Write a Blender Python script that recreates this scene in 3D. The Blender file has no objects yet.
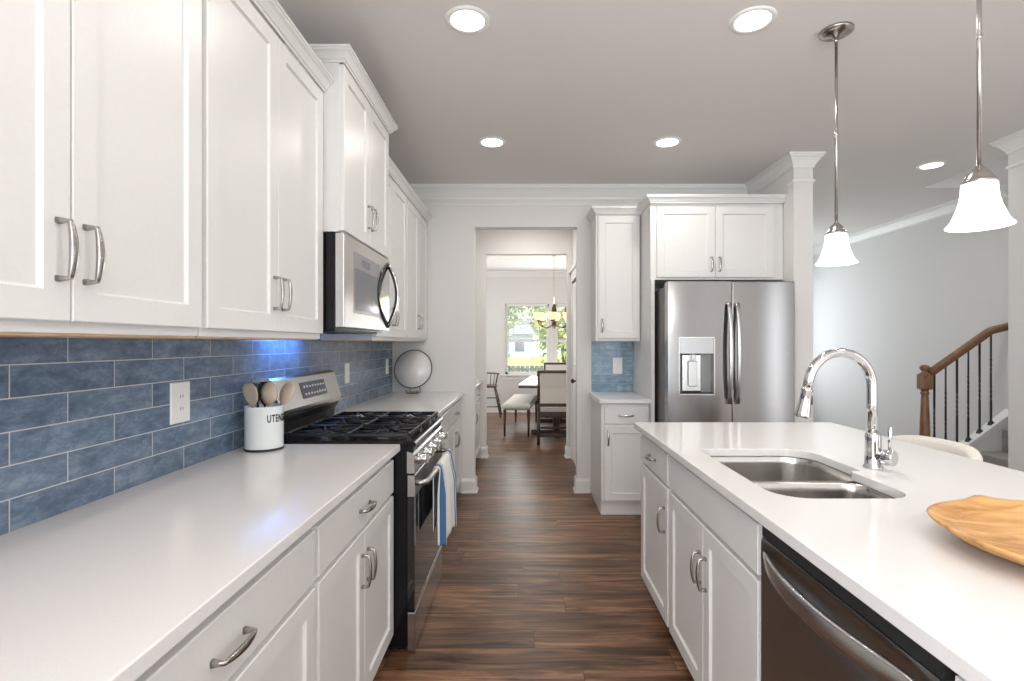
import bpy, bmesh, math, random
from mathutils import Vector, Matrix
random.seed(7)
PI = math.pi
SC = bpy.context.scene
COL = SC.collection

# ------------------------------------------------------------------ camera, world, exposure
EYE = 1.35
cam = bpy.data.objects.new('camera', bpy.data.cameras.new('camera'))
COL.objects.link(cam)
cam.location = (0, 0, EYE)
cam.rotation_euler = (PI / 2, 0, 0)
cam.data.sensor_width = 36.0
cam.data.lens = 515 / 1024 * 36
cam.data.shift_x = -11.5 / 1024
cam.data.shift_y = 3.0 / 1024
cam.data.clip_start = 0.02
SC.camera = cam
w = bpy.data.worlds.new('sky'); SC.world = w; w.use_nodes = True
bg = w.node_tree.nodes['Background']
bg.inputs[0].default_value = (0.80, 0.90, 1.0, 1); bg.inputs[1].default_value = 2.2
SC.view_settings.view_transform = 'Standard'
SC.view_settings.look = 'None'
SC.view_settings.gamma = 1
SC.view_settings.use_curve_mapping = False
SC.view_settings.exposure = 0.16

def area(name, loc, rot, sx, sy, power, color=(1, 1, 1), shape='RECTANGLE', parent=None, spread=None):
    L = bpy.data.lights.new(name, 'AREA'); L.shape = shape; L.size = sx; L.size_y = sy
    L.energy = power; L.color = color
    if spread: L.spread = spread
    o = bpy.data.objects.new(name, L); COL.objects.link(o)
    o.location = loc; o.rotation_euler = rot
    if parent: o.parent = parent
    return o
sun = bpy.data.objects.new('sun', bpy.data.lights.new('sun', 'SUN')); COL.objects.link(sun)
sun.data.energy = 7; sun.data.angle = 0.02; sun.data.color = (1, 0.96, 0.88); sun.rotation_euler = (math.radians(35), math.radians(42), 0)
CZ = 2.77                       # ceiling height
# daylight through the windows: behind the camera, living room, dining room; plus added fills
area('window_and_fill_light', (-0.1, -2.88, 1.45), (PI / 2, 0, 0), 1.7, 1.5, 22, (0.95, 0.975, 1.0))
area('window_and_fill_light', (2.3, -2.88, 1.35), (PI / 2, 0, 0), 1.5, 1.9, 12, (0.95, 0.975, 1.0))
area('window_and_fill_light', (3.25, 7.9, 1.5), (-PI / 2, 0, 0), 1.5, 1.6, 30, (0.86, 0.93, 1.0))
area('window_and_fill_light', (0.55, 10.02, 1.42), (-PI / 2, 0, 0), 1.6, 1.3, 40, (0.93, 0.97, 1.0))
area('window_and_fill_light', (-2.42, 8.4, 1.45), (PI / 2, 0, -PI / 2), 1.6, 1.4, 40, (0.93, 0.97, 1.0))  # fill light before the solid left dining wall, which has no window

area('window_and_fill_light', (3.44, 0.35, 1.25), (0, PI / 2, 0), 2.0, 0.42, 7, (0.95, 0.975, 1.0))  # unseen side window, added for the bright band on the fridge doors
area('window_and_fill_light', (-1.18, -1.7, 1.35), (0, -PI / 2, 0), 1.8, 1.6, 95, (0.97, 0.98, 1.0))  # added side light in an invented window, brightens the island fronts
area('bounce_fill', (0.6, -1.5, 1.7), (PI, 0, 0), 2.4, 1.6, 88, (1.0, 0.97, 0.94))  # added upward fill behind the camera, bounces off the ceiling
area('stairwell_fill', (5.6, 4.15, 5.1), (0, 0, 0), 1.6, 0.8, 22, (0.95, 0.97, 1.0))  # light added to brighten the closed stairwell, no window there

# ------------------------------------------------------------------ materials
def mat(name, col, rough=0.5, metal=0.0, spec=0.5, emit=None, es=0, coat=0, trans=0, aniso=0, alpha=None):
    m = bpy.data.materials.new(name); m.use_nodes = True
    b = m.node_tree.nodes['Principled BSDF']
    b.inputs['Base Color'].default_value = (*col, 1)
    b.inputs['Roughness'].default_value = rough
    b.inputs['Metallic'].default_value = metal
    b.inputs['Specular IOR Level'].default_value = spec
    b.inputs['Coat Weight'].default_value = coat
    b.inputs['Transmission Weight'].default_value = trans
    b.inputs['Anisotropic'].default_value = aniso
    if emit:
        b.inputs['Emission Color'].default_value = (*emit, 1)
        b.inputs['Emission Strength'].default_value = es
    return m
def nodes(m): return m.node_tree.nodes, m.node_tree.links, m.node_tree.nodes['Principled BSDF']
def mapping(m, scale=(1, 1, 1), loc=(0, 0, 0), rot=(0, 0, 0), world=False):
    N, L, b = nodes(m)
    mp = N.new('ShaderNodeMapping'); mp.inputs['Scale'].default_value = scale
    mp.inputs['Location'].default_value = loc; mp.inputs['Rotation'].default_value = rot
    if world:
        g = N.new('ShaderNodeNewGeometry'); L.new(g.outputs['Position'], mp.inputs[0])
    else:
        t = N.new('ShaderNodeTexCoord'); L.new(t.outputs['Object'], mp.inputs[0])
    return mp
def add_noise(m, scale, c1, c2, mscale=(1, 1, 1), bump=0.0, detail=4, lo=0.35, hi=0.65, dist=0.002, world=False):
    N, L, b = nodes(m); mp = mapping(m, mscale, world=world)
    n = N.new('ShaderNodeTexNoise'); n.inputs['Scale'].default_value = scale; n.inputs['Detail'].default_value = detail
    L.new(mp.outputs[0], n.inputs['Vector'])
    r = N.new('ShaderNodeValToRGB'); r.color_ramp.elements[0].position = lo; r.color_ramp.elements[1].position = hi
    r.color_ramp.elements[0].color = (*c1, 1); r.color_ramp.elements[1].color = (*c2, 1)
    L.new(n.outputs['Fac'], r.inputs[0]); L.new(r.outputs[0], b.inputs['Base Color'])
    if bump:
        bp = N.new('ShaderNodeBump'); bp.inputs['Strength'].default_value = bump; bp.inputs['Distance'].default_value = dist
        L.new(n.outputs['Fac'], bp.inputs['Height']); L.new(bp.outputs[0], b.inputs['Normal'])
    return m
M = {}
M['wall'] = add_noise(mat('wall_paint', (0.73, 0.72, 0.70), 0.75, spec=0.3), 220, (0.725, 0.715, 0.70), (0.745, 0.735, 0.72), bump=0.05, dist=0.0005)
M['wallb'] = add_noise(mat('living_wall_paint', (0.70, 0.695, 0.69), 0.8, spec=0.3), 220, (0.695, 0.69, 0.685), (0.715, 0.71, 0.705), bump=0.05, dist=0.0005)
M['ceiling'] = add_noise(mat('ceiling_paint', (0.80, 0.775, 0.755), 0.9, spec=0.2), 260, (0.76, 0.735, 0.72), (0.78, 0.755, 0.74), bump=0.1, dist=0.0008)
M['trim'] = mat('white_trim_paint', (0.82, 0.815, 0.80), 0.35)
M['cab'] = add_noise(mat('cabinet_paint', (0.80, 0.79, 0.775), 0.36), 90, (0.70, 0.695, 0.685), (0.715, 0.71, 0.70), bump=0.02, dist=0.0003)
M['ply'] = add_noise(mat('plywood', (0.62, 0.42, 0.25), 0.6), 12, (0.55, 0.36, 0.20), (0.70, 0.50, 0.32), (0.3, 1, 1))
M['quartz'] = add_noise(mat('quartz', (0.80, 0.79, 0.78), 0.13, spec=0.5), 300, (0.71, 0.70, 0.695), (0.755, 0.745, 0.74), lo=0.3, hi=0.5)
M['nickel'] = mat('brushed_nickel', (0.43, 0.41, 0.39), 0.22, 1.0)
M['chrome'] = mat('polished_chrome', (0.62, 0.62, 0.62), 0.08, 1.0)
M['steel'] = add_noise(mat('stainless_steel', (0.55, 0.54, 0.53), 0.26, 1.0, aniso=0.5), 60, (0.50, 0.49, 0.48), (0.56, 0.55, 0.54), (1, 1, 30), bump=0.0)
M['steel_dark'] = add_noise(mat('fridge_steel', (0.42, 0.40, 0.39), 0.20, 1.0, aniso=0.85), 30, (0.27, 0.26, 0.253), (0.32, 0.31, 0.302), (30, 30, 1))
_N, _L, _b = nodes(M['steel_dark']); _t = _N.new('ShaderNodeTangent'); _t.direction_type = 'RADIAL'; _t.axis = 'Z'; _b.inputs['Anisotropic Rotation'].default_value = 0.25; _L.new(_t.outputs[0], _b.inputs['Tangent'])
M['dwsteel'] = add_noise(mat('dishwasher_steel', (0.30, 0.275, 0.26), 0.30, 1.0), 40, (0.32, 0.32, 0.325), (0.37, 0.37, 0.375), (1, 1, 20))
M['sinksteel'] = add_noise(mat('sink_steel', (0.62, 0.60, 0.57), 0.24, 1.0), 80, (0.44, 0.42, 0.395), (0.54, 0.52, 0.495), (1, 12, 12))
M['black'] = mat('black_enamel', (0.006, 0.006, 0.007), 0.22, spec=0.25)
M['blackm'] = mat('black_satin', (0.015, 0.015, 0.016), 0.45)
M['iron'] = mat('cast_iron', (0.008, 0.009, 0.012), 0.28, spec=0.4)
M['glassblack'] = mat('black_glass', (0.012, 0.012, 0.015), 0.04, spec=0.8)
M['mwglass'] = mat('microwave_glass', (0.13, 0.14, 0.16), 0.10, spec=0.9)
M['mirror'] = mat('pale_mirror_face', (0.76, 0.755, 0.74), 0.10, 0.08)  # pale diffuse white stands in for what the mirror would reflect
M['plastic'] = mat('white_plastic', (0.85, 0.85, 0.83), 0.3)
M['enamel'] = mat('white_enamel', (0.80, 0.84, 0.83), 0.15)
M['ink'] = mat('black_ink', (0.015, 0.015, 0.015), 0.5)
M['silic'] = mat('cream_silicone', (0.55, 0.46, 0.36), 0.5)
M['lens'] = mat('lamp_lens', (1, 1, 1), 0.5, emit=(1.0, 0.97, 0.93), es=6)
M['shade'] = mat('frosted_glass', (0.95, 0.94, 0.92), 0.25, emit=(1.0, 0.98, 0.95), es=0.95)
M['amber'] = mat('amber_glass', (0.95, 0.70, 0.4), 0.3, emit=(1.0, 0.60, 0.22), es=1.5)
M['darkwood'] = add_noise(mat('dark_wood', (0.06, 0.03, 0.02), 0.35), 8, (0.035, 0.018, 0.012), (0.085, 0.045, 0.028), (6, 6, 1))
M['oak'] = add_noise(mat('stained_oak', (0.22, 0.11, 0.055), 0.35), 9, (0.17, 0.085, 0.042), (0.27, 0.14, 0.07), (8, 8, 1))
M['linen'] = add_noise(mat('cream_linen', (0.72, 0.69, 0.63), 0.9, spec=0.2), 300, (0.69, 0.66, 0.60), (0.76, 0.73, 0.67), bump=0.2)
M['tabletop'] = mat('white_tabletop', (0.78, 0.78, 0.77), 0.12)
M['bronze'] = mat('bronze', (0.10, 0.055, 0.035), 0.35, 0.8)
M['carpet'] = add_noise(mat('grey_carpet', (0.33, 0.31, 0.29), 0.95, spec=0.1), 140, (0.16, 0.15, 0.14), (0.55, 0.52, 0.49), bump=0.6, dist=0.004)
M['grass'] = add_noise(mat('lawn', (0.30, 0.36, 0.10), 0.9), 3, (0.26, 0.33, 0.09), (0.42, 0.45, 0.15))
M['leaf'] = add_noise(mat('leaves', (0.10, 0.17, 0.05), 0.6), 1.5, (0.12, 0.19, 0.07), (0.34, 0.42, 0.18))
M['leafy'] = add_noise(mat('light_leaves', (0.30, 0.36, 0.10), 0.6), 1.5, (0.22, 0.30, 0.09), (0.56, 0.58, 0.26))
M['bark'] = add_noise(mat('bark', (0.12, 0.08, 0.05), 0.9), 8, (0.09, 0.06, 0.04), (0.16, 0.11, 0.08))
M['siding'] = mat('house_siding', (0.20, 0.24, 0.29), 0.7)
M['roof'] = mat('roof_shingles', (0.14, 0.14, 0.15), 0.8)
M['fence'] = add_noise(mat('fence_boards', (0.5, 0.49, 0.47), 0.8), 6, (0.20, 0.20, 0.20), (0.30, 0.30, 0.30), (1, 1, 0.2))
M['display'] = mat('control_display', (0.06, 0.065, 0.08), 0.12)
M['icon'] = mat('display_marks', (0.6, 0.62, 0.65), 0.4)
M['dark'] = mat('shadow_gap', (0.03, 0.03, 0.03), 0.8)
M['slat'] = mat('blind_slat', (0.80, 0.80, 0.80), 0.4)
def glass():
    m = bpy.data.materials.new('window_glass'); m.use_nodes = True
    N, L = m.node_tree.nodes, m.node_tree.links
    N.remove(N['Principled BSDF']); t = N.new('ShaderNodeBsdfTransparent'); g = N.new('ShaderNodeBsdfGlossy'); g.inputs[1].default_value = 0.02
    mx = N.new('ShaderNodeMixShader'); mx.inputs[0].default_value = 0.06
    L.new(t.outputs[0], mx.inputs[1]); L.new(g.outputs[0], mx.inputs[2]); L.new(mx.outputs[0], N['Material Output'].inputs[0])
    return m
M['glass'] = glass()

def floor_mat():
    m = mat('wood_plank_floor', (0.2, 0.1, 0.06), 0.36, spec=0.5)
    N, L, b = nodes(m)
    mp = mapping(m, world=True)
    sp_ = N.new('ShaderNodeSeparateXYZ'); L.new(mp.outputs[0], sp_.inputs[0])
    dv = N.new('ShaderNodeMath'); dv.operation = 'DIVIDE'; dv.inputs[1].default_value = 0.152; L.new(sp_.outputs[1], dv.inputs[0])
    fl = N.new('ShaderNodeMath'); fl.operation = 'FLOOR'; L.new(dv.outputs[0], fl.inputs[0])
    wn = N.new('ShaderNodeTexWhiteNoise'); wn.noise_dimensions = '1D'; L.new(fl.outputs[0], wn.inputs['W'])
    ma = N.new('ShaderNodeMath'); ma.operation = 'MULTIPLY_ADD'; ma.inputs[1].default_value = 1.22; L.new(wn.outputs['Value'], ma.inputs[0]); L.new(sp_.outputs[0], ma.inputs[2])
    cb = N.new('ShaderNodeCombineXYZ'); L.new(ma.outputs[0], cb.inputs[0]); L.new(sp_.outputs[1], cb.inputs[1])
    bk = N.new('ShaderNodeTexBrick'); bk.offset = 0.0; bk.offset_frequency = 1
    bk.inputs['Scale'].default_value = 1; bk.inputs['Brick Width'].default_value = 1.22; bk.inputs['Row Height'].default_value = 0.152
    bk.inputs['Mortar Size'].default_value = 0.0014; bk.inputs['Mortar Smooth'].default_value = 0.1
    bk.inputs['Color1'].default_value = (0.0, 0, 0, 1); bk.inputs['Color2'].default_value = (1, 1, 1, 1); bk.inputs['Mortar'].default_value = (0.5, 0.5, 0.5, 1)
    L.new(cb.outputs[0], bk.inputs['Vector'])
    # grain, shifted for every plank
    add = N.new('ShaderNodeVectorMath'); add.operation = 'ADD'
    sc = N.new('ShaderNodeVectorMath'); sc.operation = 'MULTIPLY'; sc.inputs[1].default_value = (7, 3, 5)
    L.new(bk.outputs['Color'], sc.inputs[0]); L.new(mp.outputs[0], add.inputs[0]); L.new(sc.outputs[0], add.inputs[1])
    def streak(sx, sy, s, det, dis=0.0):
        q = N.new('ShaderNodeMapping'); q.inputs['Scale'].default_value = (sx, sy, 1); L.new(add.outputs[0], q.inputs[0])
        n = N.new('ShaderNodeTexNoise'); n.inputs['Scale'].default_value = s; n.inputs['Detail'].default_value = det
        n.inputs['Distortion'].default_value = dis; n.inputs['Roughness'].default_value = 0.62
        L.new(q.outputs[0], n.inputs['Vector']); return n
    n1 = streak(1.1, 13, 1.6, 8, 0.9); n2 = streak(1.3, 42, 1.6, 6, 0.4)
    r1 = N.new('ShaderNodeValToRGB'); e = r1.color_ramp.elements
    e[0].position = 0.34; e[0].color = (0.030, 0.015, 0.009, 1); e[1].position = 0.68; e[1].color = (0.34, 0.185, 0.100, 1)
    x = e.new(0.5); x.color = (0.150, 0.076, 0.041, 1)
    L.new(n1.outputs['Fac'], r1.inputs[0])
    mx = N.new('ShaderNodeMixRGB'); mx.blend_type = 'OVERLAY'; mx.inputs[0].default_value = 0.85
    L.new(r1.outputs[0], mx.inputs[1]); L.new(n2.outputs['Fac'], mx.inputs[2])
    r2 = N.new('ShaderNodeValToRGB'); r2.color_ramp.elements[0].color = (0.70, 0.70, 0.72, 1); r2.color_ramp.elements[1].color = (1.15, 1.12, 1.10, 1)
    L.new(bk.outputs['Color'], r2.inputs[0])
    m2 = N.new('ShaderNodeMixRGB'); m2.blend_type = 'MULTIPLY'; m2.inputs[0].default_value = 1
    L.new(mx.outputs[0], m2.inputs[1]); L.new(r2.outputs[0], m2.inputs[2])
    m3 = N.new('ShaderNodeMixRGB'); m3.inputs[2].default_value = (0.03, 0.016, 0.012, 1)
    L.new(bk.outputs['Fac'], m3.inputs[0]); L.new(m2.outputs[0], m3.inputs[1])
    L.new(m3.outputs[0], b.inputs['Base Color'])
    bp = N.new('ShaderNodeBump'); bp.inputs['Strength'].default_value = 0.25; bp.inputs['Distance'].default_value = 0.001
    L.new(n2.outputs['Fac'], bp.inputs['Height']); L.new(bp.outputs[0], b.inputs['Normal'])
    return m
M['floor'] = floor_mat(); nodes(M['floor'])[2].inputs['Specular IOR Level'].default_value = 0.32

def tile_mat(name, axis, phase, c1, c2, c3, z0=0.914):
    m = mat(name, (0.2, 0.3, 0.45), 0.16, spec=0.55)
    N, L, b = nodes(m)
    g = N.new('ShaderNodeNewGeometry'); s = N.new('ShaderNodeSeparateXYZ'); c = N.new('ShaderNodeCombineXYZ')
    L.new(g.outputs['Position'], s.inputs[0])
    a1 = N.new('ShaderNodeMath'); a1.operation = 'SUBTRACT'; a1.inputs[1].default_value = phase - 20 * 0.305
    a2 = N.new('ShaderNodeMath'); a2.operation = 'SUBTRACT'; a2.inputs[1].default_value = z0 - 0.001
    L.new(s.outputs[axis], a1.inputs[0]); L.new(s.outputs[2], a2.inputs[0]); L.new(a1.outputs[0], c.inputs[0]); L.new(a2.outputs[0], c.inputs[1])
    bk = N.new('ShaderNodeTexBrick'); bk.offset = 0.5; bk.offset_frequency = 2
    for k, v in (('Scale', 1), ('Brick Width', 0.305), ('Row Height', 0.0775), ('Mortar Size', 0.0016), ('Mortar Smooth', 0.15), ('Bias', 0)):
        bk.inputs[k].default_value = v
    bk.inputs['Color1'].default_value = (0, 0, 0, 1); bk.inputs['Color2'].default_value = (1, 1, 1, 1); bk.inputs['Mortar'].default_value = (0.5, 0.5, 0.5, 1)
    L.new(c.outputs[0], bk.inputs['Vector'])
    ad = N.new('ShaderNodeVectorMath'); ad.operation = 'MULTIPLY_ADD'; ad.inputs[1].default_value = (9, 5, 7)
    L.new(bk.outputs['Color'], ad.inputs[0]); L.new(c.outputs[0], ad.inputs[2])
    n = N.new('ShaderNodeTexNoise'); n.inputs['Scale'].default_value = 20; n.inputs['Detail'].default_value = 9; n.inputs['Roughness'].default_value = 0.74
    n.inputs['Distortion'].default_value = 0.2
    mp = N.new('ShaderNodeMapping'); mp.inputs['Scale'].default_value = (0.7, 1.3, 1); L.new(ad.outputs[0], mp.inputs[0]); L.new(mp.outputs[0], n.inputs['Vector'])
    r = N.new('ShaderNodeValToRGB'); e = r.color_ramp.elements
    e[0].position = 0.28; e[0].color = (*c1, 1); e[1].position = 0.76; e[1].color = (*c3, 1); x = e.new(0.5); x.color = (*c2, 1)
    L.new(n.outputs['Fac'], r.inputs[0])
    r2 = N.new('ShaderNodeValToRGB'); r2.color_ramp.elements[0].color = (0.80, 0.82, 0.86, 1); r2.color_ramp.elements[1].color = (1.12, 1.10, 1.08, 1)
    L.new(bk.outputs['Color'], r2.inputs[0])
    m2 = N.new('ShaderNodeMixRGB'); m2.blend_type = 'MULTIPLY'; m2.inputs[0].default_value = 1
    L.new(r.outputs[0], m2.inputs[1]); L.new(r2.outputs[0], m2.inputs[2])
    m3 = N.new('ShaderNodeMixRGB'); m3.inputs[2].default_value = (0.52, 0.53, 0.54, 1)
    L.new(bk.outputs['Fac'], m3.inputs[0]); L.new(m2.outputs[0], m3.inputs[1]); L.new(m3.outputs[0], b.inputs['Base Color'])
    rr = N.new('ShaderNodeMath'); rr.operation = 'MULTIPLY_ADD'; rr.inputs[1].default_value = 0.6; rr.inputs[2].default_value = 0.14
    L.new(bk.outputs['Fac'], rr.inputs[0]); L.new(rr.outputs[0], b.inputs['Roughness'])
    # handmade surface and grout grooves
    n4 = N.new('ShaderNodeTexNoise'); n4.inputs['Scale'].default_value = 16; n4.inputs['Detail'].default_value = 2; L.new(ad.outputs[0], n4.inputs['Vector'])
    sub = N.new('ShaderNodeMath'); sub.operation = 'MULTIPLY_ADD'; sub.inputs[1].default_value = -1.2
    L.new(bk.outputs['Fac'], sub.inputs[0]); L.new(n4.outputs['Fac'], sub.inputs[2])
    bp = N.new('ShaderNodeBump'); bp.inputs['Strength'].default_value = 0.5; bp.inputs['Distance'].default_value = 0.0022
    L.new(sub.outputs[0], bp.inputs['Height']); L.new(bp.outputs[0], b.inputs['Normal'])
    return m
M['tile'] = tile_mat('blue_tile', 1, 1.3405, (0.075, 0.110, 0.160), (0.145, 0.205, 0.290), (0.31, 0.39, 0.48))
M['tile2'] = tile_mat('blue_tile_nook', 0, 0.70, (0.10, 0.18, 0.27), (0.20, 0.32, 0.43), (0.50, 0.60, 0.66))

def board_mat():
    m = mat('carved_wood', (0.65, 0.38, 0.16), 0.42, spec=0.4)
    N, L, b = nodes(m)
    mp = mapping(m, (2.2, 12, 12), rot=(0, 0, 0.45))
    n = N.new('ShaderNodeTexNoise'); n.inputs['Scale'].default_value = 2.0; n.inputs['Detail'].default_value = 5; n.inputs['Distortion'].default_value = 0.9
    L.new(mp.outputs[0], n.inputs['Vector'])
    r = N.new('ShaderNodeValToRGB'); e = r.color_ramp.elements
    e[0].position = 0.3; e[0].color = (0.33, 0.15, 0.05, 1); e[1].position = 0.66; e[1].color = (0.70, 0.42, 0.18, 1); x = e.new(0.48); x.color = (0.56, 0.30, 0.105, 1)
    L.new(n.outputs['Fac'], r.inputs[0]); L.new(r.outputs[0], b.inputs['Base Color'])
    return m
M['board'] = board_mat()

def towel_mat():
    m = mat('striped_towel', (0.8, 0.8, 0.78), 0.9, spec=0.15)
    N, L, b = nodes(m)
    uv = N.new('ShaderNodeUVMap'); uv.uv_map = 'cloth'
    s = N.new('ShaderNodeSeparateXYZ'); L.new(uv.outputs[0], s.inputs[0])
    r = N.new('ShaderNodeValToRGB'); r.color_ramp.interpolation = 'CONSTANT'; e = r.color_ramp.elements
    wht = (0.78, 0.78, 0.75, 1); blu = (0.07, 0.16, 0.33, 1)
    e[0].position = 0; e[0].color = wht; e[1].position = 0.02; e[1].color = blu
    for p, c in ((0.13, wht), (0.16, blu), (0.19, wht), (0.78, blu), (0.81, wht), (0.86, blu), (0.97, wht)):
        x = e.new(p); x.color = c
    L.new(s.outputs[0], r.inputs[0]); L.new(r.outputs[0], b.inputs['Base Color'])
    return m
M['towel'] = towel_mat()

# ------------------------------------------------------------------ mesh helpers
class MB:
    def __init__(s): s.bm = bmesh.new()
    def quad(s, pts, smooth=False):
        f = s.bm.faces.new([s.bm.verts.new(p) for p in pts]); f.smooth = smooth; return s
    def box(s, x0, x1, y0, y1, z0, z1, bev=0.0, seg=1):
        x0, x1 = sorted((x0, x1)); y0, y1 = sorted((y0, y1)); z0, z1 = sorted((z0, z1))
        r = bmesh.ops.create_cube(s.bm, size=1)
        vs = r['verts']
        for v in vs:
            v.co = Vector(((x0 + x1) / 2 + v.co.x * (x1 - x0), (y0 + y1) / 2 + v.co.y * (y1 - y0), (z0 + z1) / 2 + v.co.z * (z1 - z0)))
        if bev:
            es = list({e for v in vs for e in v.link_edges})
            bmesh.ops.bevel(s.bm, geom=es, offset=bev, segments=seg, affect='EDGES', profile=0.5)
        return s
    def tube(s, pts, r, seg=12, closed=False, cap=True, up=None, sq=None, twist=0):
        """sweep a circle (or a superellipse sq=(a,b)) along pts; r number or list"""
        pts = [Vector(p) for p in pts]; n = len(pts); rings = []
        prev = None
        for i, p in enumerate(pts):
            if closed: t = (pts[(i + 1) % n] - pts[i - 1])
            else: t = pts[min(i + 1, n - 1)] - pts[max(i - 1, 0)]
            t.normalize()
            if prev is None:
                u = Vector(up) if up else (Vector((0, 0, 1)) if abs(t.z) < 0.9 else Vector((1, 0, 0)))
            else: u = prev
            u = (u - t * u.dot(t)).normalized(); prev = u; v = t.cross(u)
            rr = r[i] if isinstance(r, (list, tuple)) else r
            ring = []
            for k in range(seg):
                a = 2 * PI * k / seg + twist * i
                ca, sa = math.cos(a), math.sin(a)
                if sq:
                    q = sq[i] if isinstance(sq, list) else sq
                    ca = math.copysign(abs(ca) ** 0.55, ca) * q[0]; sa = math.copysign(abs(sa) ** 0.55, sa) * q[1]
                    ring.append(s.bm.verts.new(p + u * ca + v * sa))
                else: ring.append(s.bm.verts.new(p + u * ca * rr + v * sa * rr))
            rings.append(ring)
        m = n if closed else n - 1
        for i in range(m):
            a, b = rings[i], rings[(i + 1) % n]
            for k in range(seg):
                f = s.bm.faces.new((a[k], a[(k + 1) % seg], b[(k + 1) % seg], b[k])); f.smooth = True
        if cap and not closed:
            s.bm.faces.new(list(reversed(rings[0]))); s.bm.faces.new(rings[-1])
        return s
    def lathe(s, prof, c=(0, 0, 0), axis='Z', seg=32, smooth=True, ang=None):
        """prof: (radius, height) pairs; radius 0 closes"""
        c = Vector(c); rings = []
        def P(r, h, a):
            x, y = r * math.cos(a), r * math.sin(a)
            if axis == 'Z': return c + Vector((x, y, h))
            if axis == 'X': return c + Vector((h, x, y))
            return c + Vector((x, h, y))
        for r, h in prof:
            if r < 1e-6: rings.append([s.bm.verts.new(P(0, h, 0))])
            else: rings.append([s.bm.verts.new(P(r, h, 2 * PI * k / seg)) for k in range(seg)])
        for a, b in zip(rings, rings[1:]):
            for k in range(seg):
                q = [a[k % len(a)], a[(k + 1) % len(a)], b[(k + 1) % len(b)], b[k % len(b)]]
                u = []
                for x in q:
                    if x not in u: u.append(x)
                if len(u) > 2:
                    f = s.bm.faces.new(u); f.smooth = smooth
        return s
    def prism(s, poly, axis, a, b, smooth=False):
        """poly of 2D points extruded along axis from a to b; 2D plane is the other two axes in xyz order"""
        def P(p, t):
            if axis == 'X': return (t, p[0], p[1])
            if axis == 'Y': return (p[0], t, p[1])
            return (p[0], p[1], t)
        A = [s.bm.verts.new(P(p, a)) for p in poly]; B = [s.bm.verts.new(P(p, b)) for p in poly]
        n = len(poly)
        s.bm.faces.new(A); s.bm.faces.new(list(reversed(B)))
        for i in range(n):
            f = s.bm.faces.new((A[i], B[i], B[(i + 1) % n], A[(i + 1) % n])); f.smooth = smooth
        return s
    def loft(s, loops, cap0=False, cap1=False, smooth=True):
        R = [[s.bm.verts.new(p) for p in l] for l in loops]
        for a, b in zip(R, R[1:]):
            n = len(a)
            for k in range(n):
                f = s.bm.faces.new((a[k], a[(k + 1) % n], b[(k + 1) % n], b[k])); f.smooth = smooth
        if cap0: s.bm.faces.new(list(reversed(R[0])))
        if cap1: s.bm.faces.new(R[-1])
        return s
    def sweep(s, path, prof, closed=False):
        """mouldings: path of (x,y); prof of (out,z); out is to the right of travel"""
        n = len(path); P = [Vector(p) for p in path]; rings = []
        for i in range(n):
            def nrm(a, b):
                d = (b - a).normalized(); return Vector((d.y, -d.x))
            if closed: n1, n2 = nrm(P[i - 1], P[i]), nrm(P[i], P[(i + 1) % n])
            else:
                n1 = nrm(P[i - 1], P[i]) if i > 0 else nrm(P[0], P[1])
                n2 = nrm(P[i], P[i + 1]) if i < n - 1 else n1
            mm = (n1 + n2); mm = mm / max(mm.dot(n1), 1e-4)
            rings.append([s.bm.verts.new((P[i].x + mm.x * o, P[i].y + mm.y * o, z)) for o, z in prof])
        k = len(prof)
        for i in range(n if closed else n - 1):
            a, b = rings[i], rings[(i + 1) % n]
            for j in range(k): s.bm.faces.new((a[j], b[j], b[(j + 1) % k], a[(j + 1) % k]))
        if not closed:
            s.bm.faces.new(rings[0]); s.bm.faces.new(list(reversed(rings[-1])))
        return s

def worg(o):
    v = Vector((0, 0, 0))
    while o: v += o.location; o = o.parent
    return v
def obj(name, mb, m, parent=None, smooth=None):
    bm = mb.bm
    bmesh.ops.recalc_face_normals(bm, faces=bm.faces)
    if parent:
        bmesh.ops.translate(bm, verts=bm.verts, vec=-worg(parent))
    me = bpy.data.meshes.new(name); bm.to_mesh(me); bm.free()
    o = bpy.data.objects.new(name, me); COL.objects.link(o)
    me.materials.append(M[m] if isinstance(m, str) else m)
    if parent: o.parent = parent
    return o
def recenter(o, base):
    """put a single-mesh thing's origin at its base"""
    o.data.transform(Matrix.Translation(-Vector(base))); o.location = base; return o
def tag(o, label, cat, group=None, kind=None):
    o['label'] = label; o['category'] = cat
    if group: o['group'] = group
    if kind: o['kind'] = kind
    return o
def thing(name, loc, label, cat, group=None):
    o = bpy.data.objects.new(name, None); COL.objects.link(o); o.location = loc; o.empty_display_size = 0.1
    return tag(o, label, cat, group)
def struct(name, mb, m):
    o = obj(name, mb, m); o['kind'] = 'structure'; return o
def dup(o, loc=None, rotz=None, label=None, parent=None):
    c = o.copy(); COL.objects.link(c)
    if parent is not None: c.parent = parent
    if loc is not None: c.location = loc
    if rotz is not None: c.rotation_euler = (0, 0, rotz)
    if label: c['label'] = label
    for ch in [x for x in bpy.data.objects if x.parent == o]:
        dup(ch, parent=c)
    return c

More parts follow.
